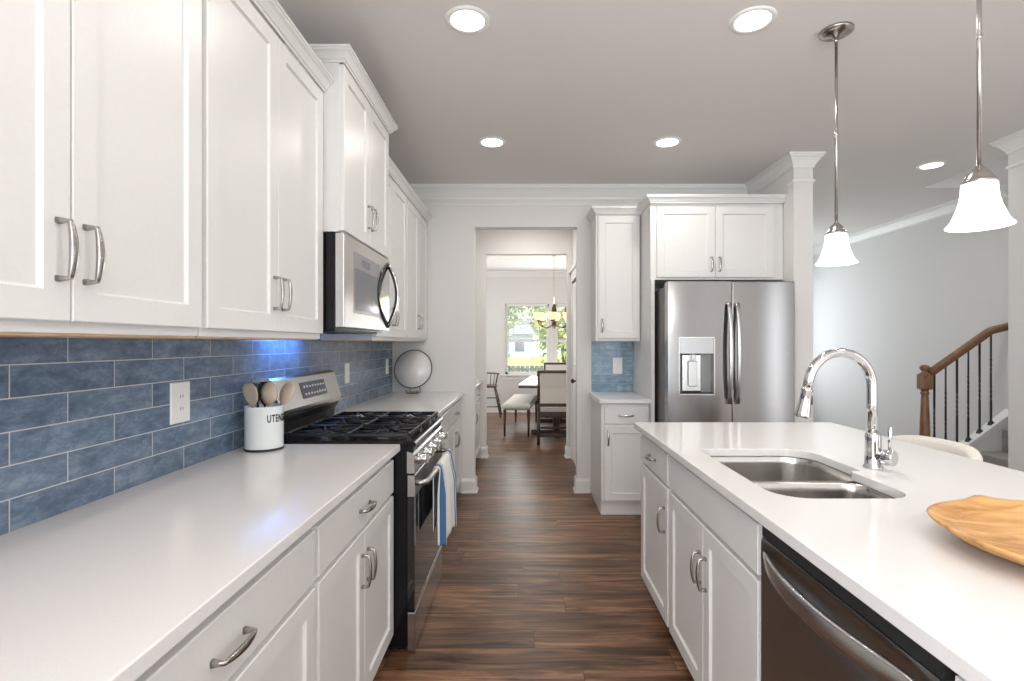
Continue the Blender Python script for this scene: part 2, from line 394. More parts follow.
# frame: a face of furniture. u runs along the width, w points out of the face
class Frame:
    def __init__(s, ox, oy, ux, uy, wx, wy): s.o = Vector((ox, oy)); s.u = Vector((ux, uy)); s.w = Vector((wx, wy))
    def __call__(s, u, w, z):
        p = s.o + s.u * u + s.w * w; return Vector((p.x, p.y, z))
def shaker(F, u0, u1, z0, z1, t=0.019, rail=0.057, dep=0.009, flat=False, w0=0.0):
    mb = MB(); L = []
    def ring(ins, w): return [F(u0 + ins, w0 + w, z0 + ins), F(u1 - ins, w0 + w, z0 + ins), F(u1 - ins, w0 + w, z1 - ins), F(u0 + ins, w0 + w, z1 - ins)]
    L = [ring(0.0, 0.0), ring(0, t - 0.0025), ring(0.0025, t)]
    if not flat: L += [ring(rail, t), ring(rail + 0.004, t - dep + 0.002), ring(rail + 0.006, t - dep)]
    mb.loft(L, True, True, smooth=False)
    return mb
def pull(F, u, z, vert=True, ln=0.106, w0=0.019, out=0.027):
    """bow pull: two feet and an arched, thicker grip"""
    pts = []; sq = []
    n = 13
    for i in range(n):
        t = -1 + 2 * i / (n - 1)
        pts.append((t * ln / 2, out * (0.86 + 0.26 * (1 - t * t))))
        a = 0.0042 + 0.0035 * (1 - t * t) ** 1.0; sq.append((a, 0.0038 + 0.0012 * (1 - t * t)))
    pts = [(-ln / 2 - 0.001, 0.0), (-ln / 2 - 0.001, out * 0.55)] + pts + [(ln / 2 + 0.001, out * 0.55), (ln / 2 + 0.001, 0.0)]
    sq = [(0.0075, 0.0065), (0.0048, 0.0045)] + sq + [(0.0048, 0.0045), (0.0075, 0.0065)]
    if vert: P = [F(u, w0 + o, z + a) for a, o in pts]; up = F.u
    else: P = [F(u + a, w0 + o, z) for a, o in pts]; up = None
    upv = Vector((F.u.x, F.u.y, 0)) if vert else Vector((0, 0, 1))
    mb = MB(); mb.tube(P, 1, seg=12, up=upv, sq=sq)
    return mb
CROWN = [(0, 0), (0.007, 0), (0.007, 0.010), (0.014, 0.014), (0.020, 0.024), (0.032, 0.040), (0.044, 0.048), (0.044, 0.056), (0.050, 0.058), (0.050, 0.070), (0, 0.070)]
def crown_prof(z0, k=1.0): return [(a * k, z0 + b * k) for a, b in CROWN]
ROOMCROWN = [(0, CZ - 0.115), (0.010, CZ - 0.115), (0.012, CZ - 0.098), (0.020, CZ - 0.090), (0.034, CZ - 0.068), (0.058, CZ - 0.040), (0.074, CZ - 0.030), (0.076, CZ - 0.016), (0.086, CZ - 0.014), (0.086, CZ - 0.0005), (0, CZ - 0.0005)]
BASEB = [(0.0005, 0), (0.024, 0), (0.024, 0.012), (0.015, 0.020), (0.015, 0.105), (0.009, 0.122), (0.005, 0.130), (0.0005, 0.130)]

# ------------------------------------------------------------------ setting
WX = -1.195; WY = 4.66
struct('floor', MB().box(-3.0, 7.5, -3.2, 10.3, -0.12, 0), 'floor')
# ceiling with the stairwell opening (x 3.65-6, y 3.72-4.70)
c = MB()
c.box(-3.0, 3.65, -3.2, 10.3, CZ, CZ + 0.25); c.box(3.65, 7.5, -3.2, 3.70, CZ, CZ + 0.25); c.box(3.65, 7.5, 4.70, 10.3, CZ, CZ + 0.25)
struct('ceiling', c, 'ceiling')
c = MB(); c.box(3.55, 3.65, 3.60, 4.80, CZ + 0.25, 5.2); c.box(3.55, 7.4, 4.70, 4.80, CZ + 0.25, 5.2); c.box(3.55, 7.4, 3.60, 3.70, CZ + 0.25, 5.2); c.box(7.4, 7.5, 3.6, 4.8, 0, 5.2)
c.box(3.5, 7.5, 3.55, 4.85, 5.2, 5.3)
struct('wall_stairwell', c, 'wallb')
struct('wall_left', MB().box(WX - 0.12, WX, -0.75, 4.66, 0, CZ).box(WX - 0.12, WX, -3.2, -2.6, 0, CZ).box(WX - 0.12, WX, -2.6, -0.75, 0, 0.4).box(WX - 0.12, WX, -2.6, -0.75, 2.3, CZ), 'wall')
# back wall with the passage opening
OX0, OX1, OZ = -0.442, 0.484, 2.404
c = MB(); c.box(WX - 0.12, OX0, WY, WY + 0.11, 0, CZ); c.box(OX0, OX1, WY, WY + 0.11, OZ, CZ); c.box(OX1, 2.18, WY, WY + 0.11, 0, CZ)
struct('wall_back', c, 'wall')
struct('wall_fridge_side', MB().box(2.03, 2.175, 3.87, WY, 0, CZ), 'wall')
struct('wall_right', MB().box(3.37, 3.55, -3.2, 0.0, 0, CZ).box(3.37, 3.55, 0.70, 3.58, 0, CZ).box(3.37, 3.55, 0.0, 0.70, 0, 0.2).box(3.37, 3.55, 0.0, 0.70, 2.3, CZ), 'wallb')
struct('wall_stair_near', MB().box(3.55, 7.4, 3.60, 3.70, 0, CZ), 'wallb')
struct('wall_living', MB().box(4.33, 4.45, 4.60, 8.1, 0, CZ).box(4.45, 7.4, 4.60, 4.70, 0, CZ), 'wallb')
struct('wall_living_back', MB().box(2.3, 2.45, 8.0, 8.1, 0, CZ).box(4.05, 4.45, 8.0, 8.1, 0, CZ).box(2.45, 4.05, 8.0, 8.1, 0, 0.65).box(2.45, 4.05, 8.0, 8.1, 2.35, CZ), 'wallb')
struct('wall_dining_right', MB().box(2.18, 2.30, WY + 0.11, 10.2, 0, CZ), 'wall')
struct('wall_dining_left', MB().box(-2.6, -2.5, 6.07, 10.2, 0, CZ), 'wall')
# passage (butler pantry) walls, second opening
c = MB(); c.box(-2.6, OX0, 6.07, 6.18, 0, CZ); c.box(OX0, 0.513, 6.07, 6.18, 2.406, CZ); c.box(0.513, 2.18, 6.07, 6.18, 0, CZ)
struct('wall_passage_end', c, 'wall')
struct('wall_passage_left', MB().box(-1.22, -1.12, WY + 0.11, 6.07, 0, CZ), 'wall')
c = MB(); HX = 0.575
c.box(HX, HX + 0.11, WY + 0.11, 5.22, 0, CZ); c.box(HX, HX + 0.11, 5.98, 6.07, 0, CZ); c.box(HX, HX + 0.11, 5.22, 5.98, 2.06, CZ)
struct('wall_passage_right', c, 'wall')
# dining far wall with twin window
DY = 10.1
c = MB(); c.box(-2.6, -0.36, DY, DY + 0.12, 0, CZ); c.box(1.50, 2.3, DY, DY + 0.12, 0, CZ); c.box(-0.36, 1.50, DY, DY + 0.12, 2.13, CZ); c.box(-0.36, 1.50, DY, DY + 0.12, 0, 0.74)
c.box(0.50, 0.62, DY, DY + 0.12, 0.74, 2.13)
struct('wall_dining', c, 'wall')
c = MB(); c.box(-3.0, -1.0, -3.2, -3.0, 0, CZ); c.box(0.8, 1.5, -3.2, -3.0, 0, CZ); c.box(3.1, 3.55, -3.2, -3.0, 0, CZ)
c.box(-1.0, 0.8, -3.2, -3.0, 0, 0.65); c.box(1.5, 3.1, -3.2, -3.0, 0, 0.35); c.box(-1.0, 0.8, -3.2, -3.0, 2.25, CZ); c.box(1.5, 3.1, -3.2, -3.0, 2.35, CZ)
struct('wall_near', c, 'wall')
# crown mouldings
c = MB(); c.sweep([(WX + 0.001, WY), (2.03, WY)], ROOMCROWN); c.sweep([(2.03, WY), (2.03, 3.87), (2.175, 3.87), (2.175, 4.77)], [(a * 0.72, CZ - (CZ - z) * 0.85) for a, z in ROOMCROWN]); c.sweep([(WX + 0.001, WY), (2.03, WY)], [(0, 2.60), (0.006, 2.602), (0.006, 2.612), (0, 2.614)])
struct('trim_1', c, 'trim')
c = MB(); c.sweep([(2.0305, 3.95), (2.0305, 3.8695), (2.175, 3.8695), (2.175, 4.7)], [(0, 2.560), (0.007, 2.562), (0.011, 2.568), (0.011, 2.576), (0.007, 2.582), (0, 2.584)])
struct('trim_2', c, 'trim')
c = MB(); c.sweep([(4.33, 8.0), (4.33, 4.60)], [(a, z) for a, z in ROOMCROWN]); struct('trim_3', c, 'trim')
c = MB(); c.sweep([(3.62, 3.58), (3.37, 3.58), (3.37, -3.0)][::-1], [(-a * 0.8, CZ - (CZ - z) * 0.9) for a, z in ROOMCROWN]); struct('trim_4', c, 'trim')
c = MB(); c.sweep([(3.62, 3.58), (3.37, 3.58), (3.37, -3.0)][::-1], [(0, 2.560), (-0.007, 2.562), (-0.011, 2.568), (-0.011, 2.576), (-0.007, 2.582), (0, 2.584)]); struct('trim_5', c, 'trim')
c = MB(); c.sweep([(-2.5, DY), (2.18, DY)], [(0, CZ - 0.115), (0.01, CZ - 0.115), (0.03, CZ - 0.07), (0.07, CZ - 0.03), (0.08, CZ - 0.001), (0, CZ - 0.001)]); struct('trim_6', c, 'trim')
# baseboards
def bb(name, path):
    c = MB(); c.sweep(path, BASEB); struct(name, c, 'trim')
bb('baseboard_back_left', [(-0.56, WY), (OX0, WY), (OX0, WY + 0.11), (-0.50, WY + 0.11)])
bb('baseboard_back_right', [(HX, WY + 0.115), (OX1, WY + 0.11), (OX1, WY), (0.60, WY)])
bb('baseboard_passage_left', [(-0.50, 6.07), (OX0, 6.07), (OX0, 6.18), (-2.5, 6.18)])
bb('baseboard_passage_right', [(2.18, 6.18), (0.513, 6.18), (0.513, 6.07), (HX - 0.0, 6.07)])
bb('baseboard_dining', [(-2.5, DY), (2.18, DY)])
bb('baseboard_living', [(4.33, 8.0), (4.33, 4.62)])
c = MB(); c.sweep([(3.37, -3.0), (3.37, 3.58), (3.55, 3.58)], [(-a, z) for a, z in BASEB]); struct('baseboard_right', c, 'trim')

# passage door: casing, slab, knob
d = MB()
d.box(HX - 0.004, HX + 0.045, 5.25, 5.95, 0.01, 2.03)
door1 = struct('door_1', d, 'trim')
p = MB()
for z0, z1 in ((0.22, 0.95), (1.10, 1.92)): p.loft([[(HX - 0.004 - o, y, z) for y, z in ((5.36 + i, z0 + i), (5.84 - i, z0 + i), (5.84 - i, z1 - i), (5.36 + i, z1 - i))] for i, o in ((0, 0), (0.01, 0.006), (0.03, 0.0062), (0.04, 0.002))], False, True, False)
obj('door_panel', p, 'trim', door1)
k = MB(); k.lathe([(0, -0.06), (0.018, -0.058), (0.027, -0.045), (0.025, -0.032), (0.011, -0.024), (0.010, -0.008), (0.028, -0.006), (0.028, 0)], (HX - 0.004, 5.56, 0.945), 'X', 20)
obj('door_knob', k, 'bronze', door1)
c = MB(); c.box(HX - 0.018, HX, 5.16, 5.24, 0, 2.06, 0.003); c.box(HX - 0.018, HX, 5.96, 6.04, 0, 2.06, 0.003); c.box(HX - 0.020, HX, 5.14, 6.05, 2.06, 2.17, 0.003); c.box(HX - 0.045, HX, 5.12, 6.06, 2.17, 2.20, 0.006)
struct('trim_7', c, 'trim')

# ------------------------------------------------------------------ windows (dining)
def window(name, x0, x1, z0, z1, y):
    f = MB(); a = 0.045
    f.box(x0, x0 + a, y + 0.03, y + 0.09, z0, z1); f.box(x1 - a, x1, y + 0.03, y + 0.09, z0, z1)
    f.box(x0, x1, y + 0.03, y + 0.09, z0, z0 + a); f.box(x0, x1, y + 0.03, y + 0.09, z1 - a, z1)
    zm = (z0 + z1) / 2 - 0.03; f.box(x0, x1, y + 0.025, y + 0.085, zm - 0.028, zm + 0.028)
    o = struct(name, f, 'trim')
    obj('pane', MB().box(x0 + a, x1 - a, y + 0.055, y + 0.061, z0 + a, z1 - a), 'glass', o)
    b = MB(); n = 17
    for i in range(n):
        z = zm + 0.045 + i * (z1 - 0.05 - zm - 0.045) / (n - 1)
        b.box(x0 + 0.03, x1 - 0.03, y - 0.008, y + 0.022, z, z + 0.0022)
    b.box(x0 + 0.02, x1 - 0.02, y - 0.012, y + 0.026, z1 - 0.045, z1 - 0.002)
    b.box(x0 + 0.155, x0 + 0.160, y - 0.014, y - 0.010, zm + 0.10, z1 - 0.04)
    obj('blind', b, 'slat', o)
    return o
window('window_1', -0.355, 0.498, 0.745, 2.125, DY)
window('window_2', 0.622, 1.495, 0.745, 2.125, DY)
c = MB(); c.box(-0.44, 1.58, DY - 0.055, DY + 0.03, 0.715, 0.742, 0.005); c.box(-0.41, 1.55, DY - 0.015, DY - 0.0005, 0.64, 0.715, 0.003)
struct('trim_8', c, 'trim')

# ------------------------------------------------------------------ cabinets
def cabinet(name, F, u0, u1, z0, z1, depth, label, cat, units, group=None, toe=False, crown=None, box=True, ply=False, base=None, ff=0.0, foot=False):
    """F: w=0 is the face frame. units: list of (kind,u0,u1,z0,z1,handle)"""
    b = F((u0 + u1) / 2, -depth / 2, 0 if toe else z0)
    r = thing(name, b, label, cat, group)
    mb = MB()
    def bx(ua, ub, wa, wb, za, zb):
        A = F(ua, wa, za); B = F(ub, wb, zb); mb.box(A.x, B.x, A.y, B.y, za, zb)
    zb = 0.105 if toe else z0
    if box: bx(u0 + .0005, u1 - .0005, -depth, 0, zb, z1)
    else:       # open-topped carcass (the sink hangs inside)
        bx(u0 + .0005, u0 + 0.018, -depth, 0, zb, z1); bx(u1 - 0.018, u1 - .0005, -depth, 0, zb, z1)
        bx(u0, u1, -depth, 0, zb, zb + 0.018); bx(u0 + 0.018, u1 - 0.018, -depth, -depth + 0.012, zb, z1); bx(u0 + 0.018, u1 - 0.018, -0.019, 0, zb + .018, z1)
    obj('body', mb, 'cab', r)
    if toe:
        mb = MB(); A = F(u0 + .001, -depth, 0); B = F(u1 - .001, -0.075 if not foot else -0.02, 0.105); mb.box(A.x, B.x, A.y, B.y, 0.0, 0.1045)
        obj('toe_kick', mb, 'cab', r)
    if ply:
        mb = MB(); A = F(u0 + .003, -depth, z0); B = F(u1 - .003, -0.006, z0); mb.box(A.x, B.x, A.y, B.y, z0 - 0.005, z0 - 0.0003); obj('bottom_panel', mb, 'ply', r)
    for kd, a, c_, za, zc, h in units:
        o = obj('drawer' if kd == 'drawer' else ('false_drawer_front' if kd == 'false' else 'door'), shaker(F, a, c_, za, zc, flat=(kd != 'door')), 'cab', r)
        if h:
            for (hu, hz, hv) in h: obj('handle', pull(F, hu, hz, hv), 'nickel', o)
    if crown: obj('crown_moulding', MB().sweep(*crown), 'cab', r)
    return r
def two_doors(u0, u1, z0, z1, hz, g=0.011):
    m = (u0 + u1) / 2
    return [('door', u0 + g, m - 0.0015, z0, z1, [(m - 0.030, hz, True)]), ('door', m + 0.0015, u1 - g, z0, z1, [(m + 0.030, hz, True)])]

# --- left wall uppers. F.u = +Y, w = +X
UF = Frame(-0.884, 0, 0, 1, 1, 0); UD = -0.884 - WX - 0.001
def upper(u0, u1, label, crown_pts):
    return cabinet('upper_cabinet', UF, u0, u1, 1.37, 2.44, UD, label, 'cabinet', two_doors(u0, u1, 1.392, 2.433, 1.525), 'white wall cabinets over the left counter', crown=(crown_pts, crown_prof(2.440, 0.82)), ply=True)
upper(-0.28, 0.574, 'white two-door wall cabinet nearest the viewer, left of the first pair of handles', [(-0.865, -0.28), (-0.865, 0.574)])
upper(0.576, 1.398, 'white two-door wall cabinet at the far left of the photo, with two big nickel pulls', [(-0.865, 0.576), (-0.865, 1.398)])
upper(1.40, 2.236, 'white two-door wall cabinet just before the microwave, above the utensil crock', [(-0.865, 1.40), (-0.865, 2.2385)])
upper(3.012, 3.83, 'white two-door wall cabinet just past the microwave', [(-0.865, 3.0075), (-0.865, 3.83)])
upper(3.832, 4.655, 'white two-door wall cabinet against the back wall, above the round mirror', [(-0.865, 3.832), (-0.865, 4.655)])
# cabinet over the microwave: deeper and taller
MF = Frame(-0.802, 0, 0, 1, 1, 0)
cabinet('microwave_cabinet', MF, 2.24, 3.006, 1.838, 2.585, -0.802 - WX - 0.001, 'taller white two-door wall cabinet standing forward above the microwave', 'cabinet',
        two_doors(2.24, 3.006, 1.845, 2.570, 1.985), crown=([(WX + 0.002, 2.24), (-0.783, 2.24), (-0.783, 3.006), (WX + 0.002, 3.006)], crown_prof(2.572, 0.82)))

# --- left base run. doors w 0..0.019, door face x=-0.56
BF = Frame(-0.579, 0, 0, 1, 1, 0); BD = -0.579 - WX - 0.001
def base(u0, u1, label, n='two', group='white base cabinets along the left wall'):
    m = (u0 + u1) / 2
    un = [('drawer', u0 + 0.011, u1 - 0.011, 0.709, 0.848, [(m, 0.775, False)])] + two_doors(u0, u1, 0.095, 0.693, 0.560)
    return cabinet('base_cabinet', BF, u0, u1, 0, 0.882, BD, label, 'cabinet', un, group, toe=True)
base(-0.28, 0.558, 'white base cabinet nearest the viewer under the left counter')
base(0.56, 1.398, 'white base cabinet at bottom left of the photo with a wide drawer')
base(1.40, 2.232, 'white base cabinet directly before the gas range, drawer over two doors')
base(3.004, 3.83, 'white base cabinet directly past the gas range')
base(3.832, 4.655, 'white base cabinet beside the back wall under the round mirror')
o = obj('countertop', MB().box(WX + 0.001, -0.535, -0.30, 2.236, 0.884, 0.914, 0.003, 2), 'quartz'); recenter(o, (-0.86, 0.97, 0.884))
tag(o, 'long white quartz countertop in the left foreground before the range', 'countertop')
o = obj('countertop', MB().box(WX + 0.001, -0.535, 3.000, 4.658, 0.884, 0.914, 0.003, 2), 'quartz'); recenter(o, (-0.86, 3.83, 0.884))
tag(o, 'white quartz countertop past the range holding the round mirror', 'countertop')
o = obj('backsplash', MB().box(WX + 0.0005, WX + 0.009, -0.30, 4.658, 0.9145, 1.3645).box(WX + 0.0005, WX + 0.009, 2.238, 3.008, 1.3645, 1.45), 'tile'); tag(o, 'blue glazed subway tile backsplash along the left wall', 'backsplash')

# --- nook cabinets on the back wall (face -Y): u = +X, w = -Y
NF = Frame(0, 4.042, 1, 0, 0, -1)
cabinet('base_cabinet', NF, 0.610, 0.988, 0, 0.882, WY - 4.042 - 0.001, 'narrow white base cabinet left of the refrigerator with one drawer and one door', 'cabinet',
        [('drawer', 0.632, 0.972, 0.722, 0.852, [(0.802, 0.787, False)]), ('door', 0.632, 0.972, 0.120, 0.705, [(0.660, 0.61, True)])], toe=True, foot=True)
o = obj('countertop', MB().box(0.590, 0.989, 4.000, 4.655, 0.884, 0.914, 0.003, 2), 'quartz'); recenter(o, (0.79, 4.33, 0.884))
tag(o, 'small white quartz countertop beside the refrigerator', 'countertop')
o = obj('backsplash', MB().box(0.615, 0.988, WY - 0.009, WY - 0.0005, 0.9145, 1.3695), 'tile2'); tag(o, 'small patch of blue tile backsplash beside the refrigerator', 'backsplash')
NU = Frame(0, 4.349, 1, 0, 0, -1)
cabinet('upper_cabinet', NU, 0.610, 0.986, 1.37, 2.44, WY - 4.349 - 0.001, 'narrow white single-door wall cabinet left of the refrigerator', 'cabinet',
        [('door', 0.628, 0.975, 1.395, 2.422, [(0.662, 1.50, True)])], crown=([(0.610, 4.655), (0.610, 4.330), (0.986, 4.330)][::1], crown_prof(2.440, 0.82)))
# fix crown direction (outside is to the left of travel here)
# fridge surround
FP = Frame(0, 4.02, 1, 0, 0, -1)
fcab = cabinet('fridge_cabinet', FP, 0.990, 2.026, 1.848, 2.44, WY - 4.02 - 0.001, 'white two-door cabinet above the stainless refrigerator', 'cabinet',
        [('door', 1.035, 1.489, 1.865, 2.415, [(1.459, 1.965, True)]), ('door', 1.492, 1.946, 1.865, 2.415, [(1.522, 1.965, True)])],
        crown=([(0.990, 4.285), (0.990, 4.001), (2.026, 4.001)], crown_prof(2.440, 0.82)))

obj('side_panel', MB().box(0.990, 1.016, 3.99, 4.655, 0, 1.8475), 'cab', fcab)
# --- passage pantry cabinets
PF = Frame(-0.535, 0, 0, 1, 1, 0)
cabinet('base_cabinet', PF, 4.775, 6.065, 0, 0.882, 0.58, 'white pantry base cabinet in the passage behind the kitchen wall', 'cabinet',
        [('drawer', 4.79, 5.41, 0.709, 0.848, [(5.10, 0.775, False)]), ('drawer', 5.42, 6.05, 0.709, 0.848, [(5.735, 0.775, False)]), ('door', 4.79, 5.41, 0.095, 0.693, [(5.38, 0.56, True)]), ('door', 5.42, 6.05, 0.095, 0.693, [(5.45, 0.56, True)])], toe=True)
o = obj('countertop', MB().box(-1.118, -0.49, 4.772, 6.068, 0.884, 0.914, 0.003, 2), 'quartz'); recenter(o, (-0.8, 5.4, 0.884))
tag(o, 'white pantry countertop in the passage, seen edge-on beside the doorway', 'countertop')

# ------------------------------------------------------------------ island
IX0, IX1, IY0, IY1 = 0.61, 1.70, 0.28, 2.85
IF = Frame(0.654, 0, 0, 1, -1, 0); ID = 0.60
cabinet('island_cabinet', IF, 2.262, 2.80, 0, 0.882, ID, 'white island cabinet at the far end with small drawer and one door', 'cabinet',
        [('drawer', 2.278, 2.785, 0.722, 0.860, [(2.53, 0.79, False)]), ('door', 2.278, 2.785, 0.095, 0.705, [(2.32, 0.555, True)])], 'white cabinets of the island', toe=True)
cabinet('island_cabinet', IF, 1.385, 2.260, 0, 0.882, ID, 'white island sink cabinet with wide blank front over two doors', 'cabinet',
        [('false', 1.398, 2.248, 0.722, 0.860, None)] + two_doors(1.385, 2.260, 0.095, 0.705, 0.545), 'white cabinets of the island', toe=True, box=False)
cabinet('island_cabinet', IF, 0.30, 0.772, 0, 0.882, ID, 'white island cabinet at the near end, past the dishwasher', 'cabinet',
        [('drawer', 0.312, 0.76, 0.722, 0.860, [(0.536, 0.79, False)]), ('door', 0.312, 0.76, 0.095, 0.705, [(0.73, 0.555, True)])], 'white cabinets of the island', toe=True)
o = obj('island_back_panel', MB().box(1.256, 1.290, 0.30, 2.80, 0, 0.882, 0.002), 'cab'); tag(o, 'white back panel of the island under the overhang', 'panel'); recenter(o, (1.27, 1.55, 0))
def rrect(x0, x1, y0, y1, rs, n=8):
    """rounded rectangle CCW from (x0,y0) corner; rs radii for (x0y0,x1y0,x1y1,x0y1)"""
    P = []
    for (cx, cy, a0, r) in ((x0 + rs[0], y0 + rs[0], PI, rs[0]), (x1 - rs[1], y0 + rs[1], 1.5 * PI, rs[1]), (x1 - rs[2], y1 - rs[2], 0, rs[2]), (x0 + rs[3], y1 - rs[3], 0.5 * PI, rs[3])):
        for i in range(n + 1):
            a = a0 + i * (PI / 2) / n; P.append((cx + r * math.cos(a), cy + r * math.sin(a)))
    return P
SX0, SX1, SX2, SY0, SYM, SY1 = 0.722, 1.118, 1.160, 1.450, 1.765, 2.130
def arc(cx, cy, r, a0, a1, n=8): return [(cx + r * math.cos(a0 + (a1 - a0) * i / n), cy + r * math.sin(a0 + (a1 - a0) * i / n)) for i in range(n + 1)]
hole = arc(SX0 + 0.10, SY0 + 0.10, 0.10, PI, 1.5 * PI) + arc(SX1 - 0.085, SY0 + 0.085, 0.085, 1.5 * PI, 2 * PI) + [(SX1, SYM - 0.012), (SX1 + 0.006, SYM)] + \
       arc(SX2 - 0.012, SYM + 0.013, 0.012, 1.5 * PI, 2 * PI, 4) + arc(SX2 - 0.11, SY1 - 0.11, 0.11, 0, PI / 2) + arc(SX0 + 0.05, SY1 - 0.05, 0.05, PI / 2, PI)
def slab(outer, holes, z0, z1, bev=0.0025):
    cu = bpy.data.curves.new('t', 'CURVE'); cu.dimensions = '2D'; cu.fill_mode = 'BOTH'
    cu.extrude = (z1 - z0) / 2 - bev; cu.bevel_depth = bev; cu.bevel_resolution = 1; cu.offset = -bev
    for P in [outer] + holes:
        sp = cu.splines.new('POLY'); sp.points.add(len(P) - 1); sp.use_cyclic_u = True
        for q, p in zip(sp.points, P): q.co = (p[0], p[1], 0, 1)
    t = bpy.data.objects.new('t', cu); COL.objects.link(t)
    dg = bpy.context.evaluated_depsgraph_get(); me = bpy.data.meshes.new_from_object(t.evaluated_get(dg))
    bm = bmesh.new(); bm.from_mesh(me); bmesh.ops.translate(bm, verts=bm.verts, vec=(0, 0, (z0 + z1) / 2))
    for f in bm.faces: f.smooth = False
    bpy.data.objects.remove(t); bpy.data.curves.remove(cu); bpy.data.meshes.remove(me)
    mb = MB(); mb.bm.free(); mb.bm = bm; return mb
o = obj('island_countertop', slab([(IX0, IY0), (IX1, IY0), (IX1, IY1), (IX0, IY1)], [hole], 0.884, 0.914), 'quartz')
tag(o, 'large white quartz island countertop with a sink cut into it', 'countertop'); recenter(o, (1.15, 1.56, 0.884))
# sink
sk = thing('kitchen_sink', (0.93, 1.79, 0.66), 'double-bowl stainless steel undermount sink in the white island', 'sink')
def bowl(x0, x1, y0, y1, rs, depth, ztop, zl):
    def R(ins, z, k=1.0): return [(x, y, z) for x, y in rrect(x0 + ins, x1 - ins, y0 + ins, y1 - ins, [max(r * k - ins, 0.01) if ins > 0 else r - ins for r in rs])]
    cx, cy = (x0 + x1) / 2, (y0 + y1) / 2
    L = [R(-0.012, ztop - 0.0), R(0.0, ztop), R(0.003, ztop - 0.004), R(0.006, ztop - 0.03), R(0.012, zl + 0.03), R(0.018, zl + 0.012), R(0.035, zl + 0.002)]
    n = len(L[0]); L.append([(cx + 0.045 * (p[0] - cx) / math.hypot(p[0] - cx, p[1] - cy), cy + 0.045 * (p[1] - cy) / math.hypot(p[0] - cx, p[1] - cy), zl - 0.002) for p in L[-1]])
    mb = MB(); mb.loft(L); return mb, (cx, cy, zl)
for (x0, x1, y0, y1, rs, zl) in ((SX0 - 0.004, SX1 + 0.006, SY0 - 0.006, 1.722, (0.10, 0.085, 0.07, 0.07), 0.70), (SX0 - 0.004, SX2 + 0.005, 1.748, SY1 + 0.006, (0.07, 0.07, 0.11, 0.055), 0.68)):
    mb, cc = bowl(x0, x1, y0, y1, rs, 0.2, 0.8835, zl)
    bo = obj('bowl', mb, 'sinksteel', sk)
    obj('drain', MB().lathe([(0.046, -0.001), (0.045, 0.002), (0.034, 0.001), (0.030, -0.006), (0.0, -0.007)], cc, seg=24), 'chrome', bo)
obj('divider', MB().box(SX0 + 0.002, SX1 + 0.004, 1.7195, 1.7505, 0.866, 0.8700, 0.002, 1), 'sinksteel', sk)
rim = MB(); L = rrect(SX0 - 0.028, SX2 + 0.028, SY0 - 0.028, SY1 + 0.028, (0.1, 0.1, 0.1, 0.08))
# faucet
fx, fy = 1.222, 1.80
fc = thing('faucet', (fx, fy, 0.9145), 'tall chrome gooseneck pull-down faucet behind the sink', 'faucet')
obj('base', MB().lathe([(0, 0), (0.031, 0), (0.031, 0.006), (0.0265, 0.010), (0.0255, 0.05), (0.0245, 0.095), (0.024, 0.118), (0.0205, 0.124), (0.0185, 0.126), (0, 0.126)], (fx, fy, 0.9145)), 'chrome', fc)
R_ = 0.118; zc = 0.914 + 0.287
P = [(fx - 0.004, fy, 0.914 + 0.12), (fx - 0.004, fy, zc - 0.06)] + [(fx - 0.004 - R_ + R_ * math.cos(a), fy - 0.012 * (1 - math.cos(a)), zc + R_ * math.sin(a)) for a in [i * PI / 16 for i in range(0, 16)]] + [(fx - 0.004 - 2 * R_ - 0.003, fy - 0.024, zc - 0.008)]
obj('spout', MB().tube(P, 0.0160, 18), 'chrome', fc)
hx, hy, hz = P[-1]
def taper(mb, a, b, prof, seg=20):
    a, b = Vector(a), Vector(b); mb.tube([a.lerp(b, t) for t, r in prof], [r for t, r in prof], seg); return mb
obj('spray_head', taper(MB(), (hx, hy, hz + 0.004), (hx - 0.018, hy, hz - 0.098), [(0, 0.0165), (0.06, 0.0195), (0.1, 0.0195), (0.13, 0.0170), (0.5, 0.0195), (0.9, 0.0255), (0.97, 0.026), (1.0, 0.022)]), 'chrome', fc)
obj('spray_button', MB().box(hx + 0.008, hx + 0.017, hy - 0.006, hy + 0.006, hz - 0.055, hz - 0.022, 0.003), 'blackm', fc)
obj('valve_body', taper(MB(), (fx + 0.004, fy - 0.006, 0.914 + 0.046), (fx + 0.034, fy - 0.058, 0.914 + 0.046), [(0, 0.021), (0.42, 0.022), (0.46, 0.0265), (0.95, 0.0265), (1, 0.0245)]), 'chrome', fc)
obj('lever', taper(MB(), (fx + 0.026, fy - 0.044, 0.914 + 0.070), (fx + 0.027, fy - 0.046, 0.914 + 0.152), [(0, 0.0055), (0.5, 0.006), (0.95, 0.0075), (1, 0.004)], 12), 'chrome', fc)

# dishwasher
dw = thing('dishwasher', (0.93, 1.078, 0), 'dark stainless steel dishwasher built into the island', 'dishwasher')
obj('tub', MB().box(0.662, 1.24, 0.78, 1.376, 0.10, 0.868), 'blackm', dw)
obj('toe_panel', MB().box(0.70, 0.72, 0.785, 1.372, 0.0, 0.099), 'blackm', dw)
c = MB(); n = 24; prof = []
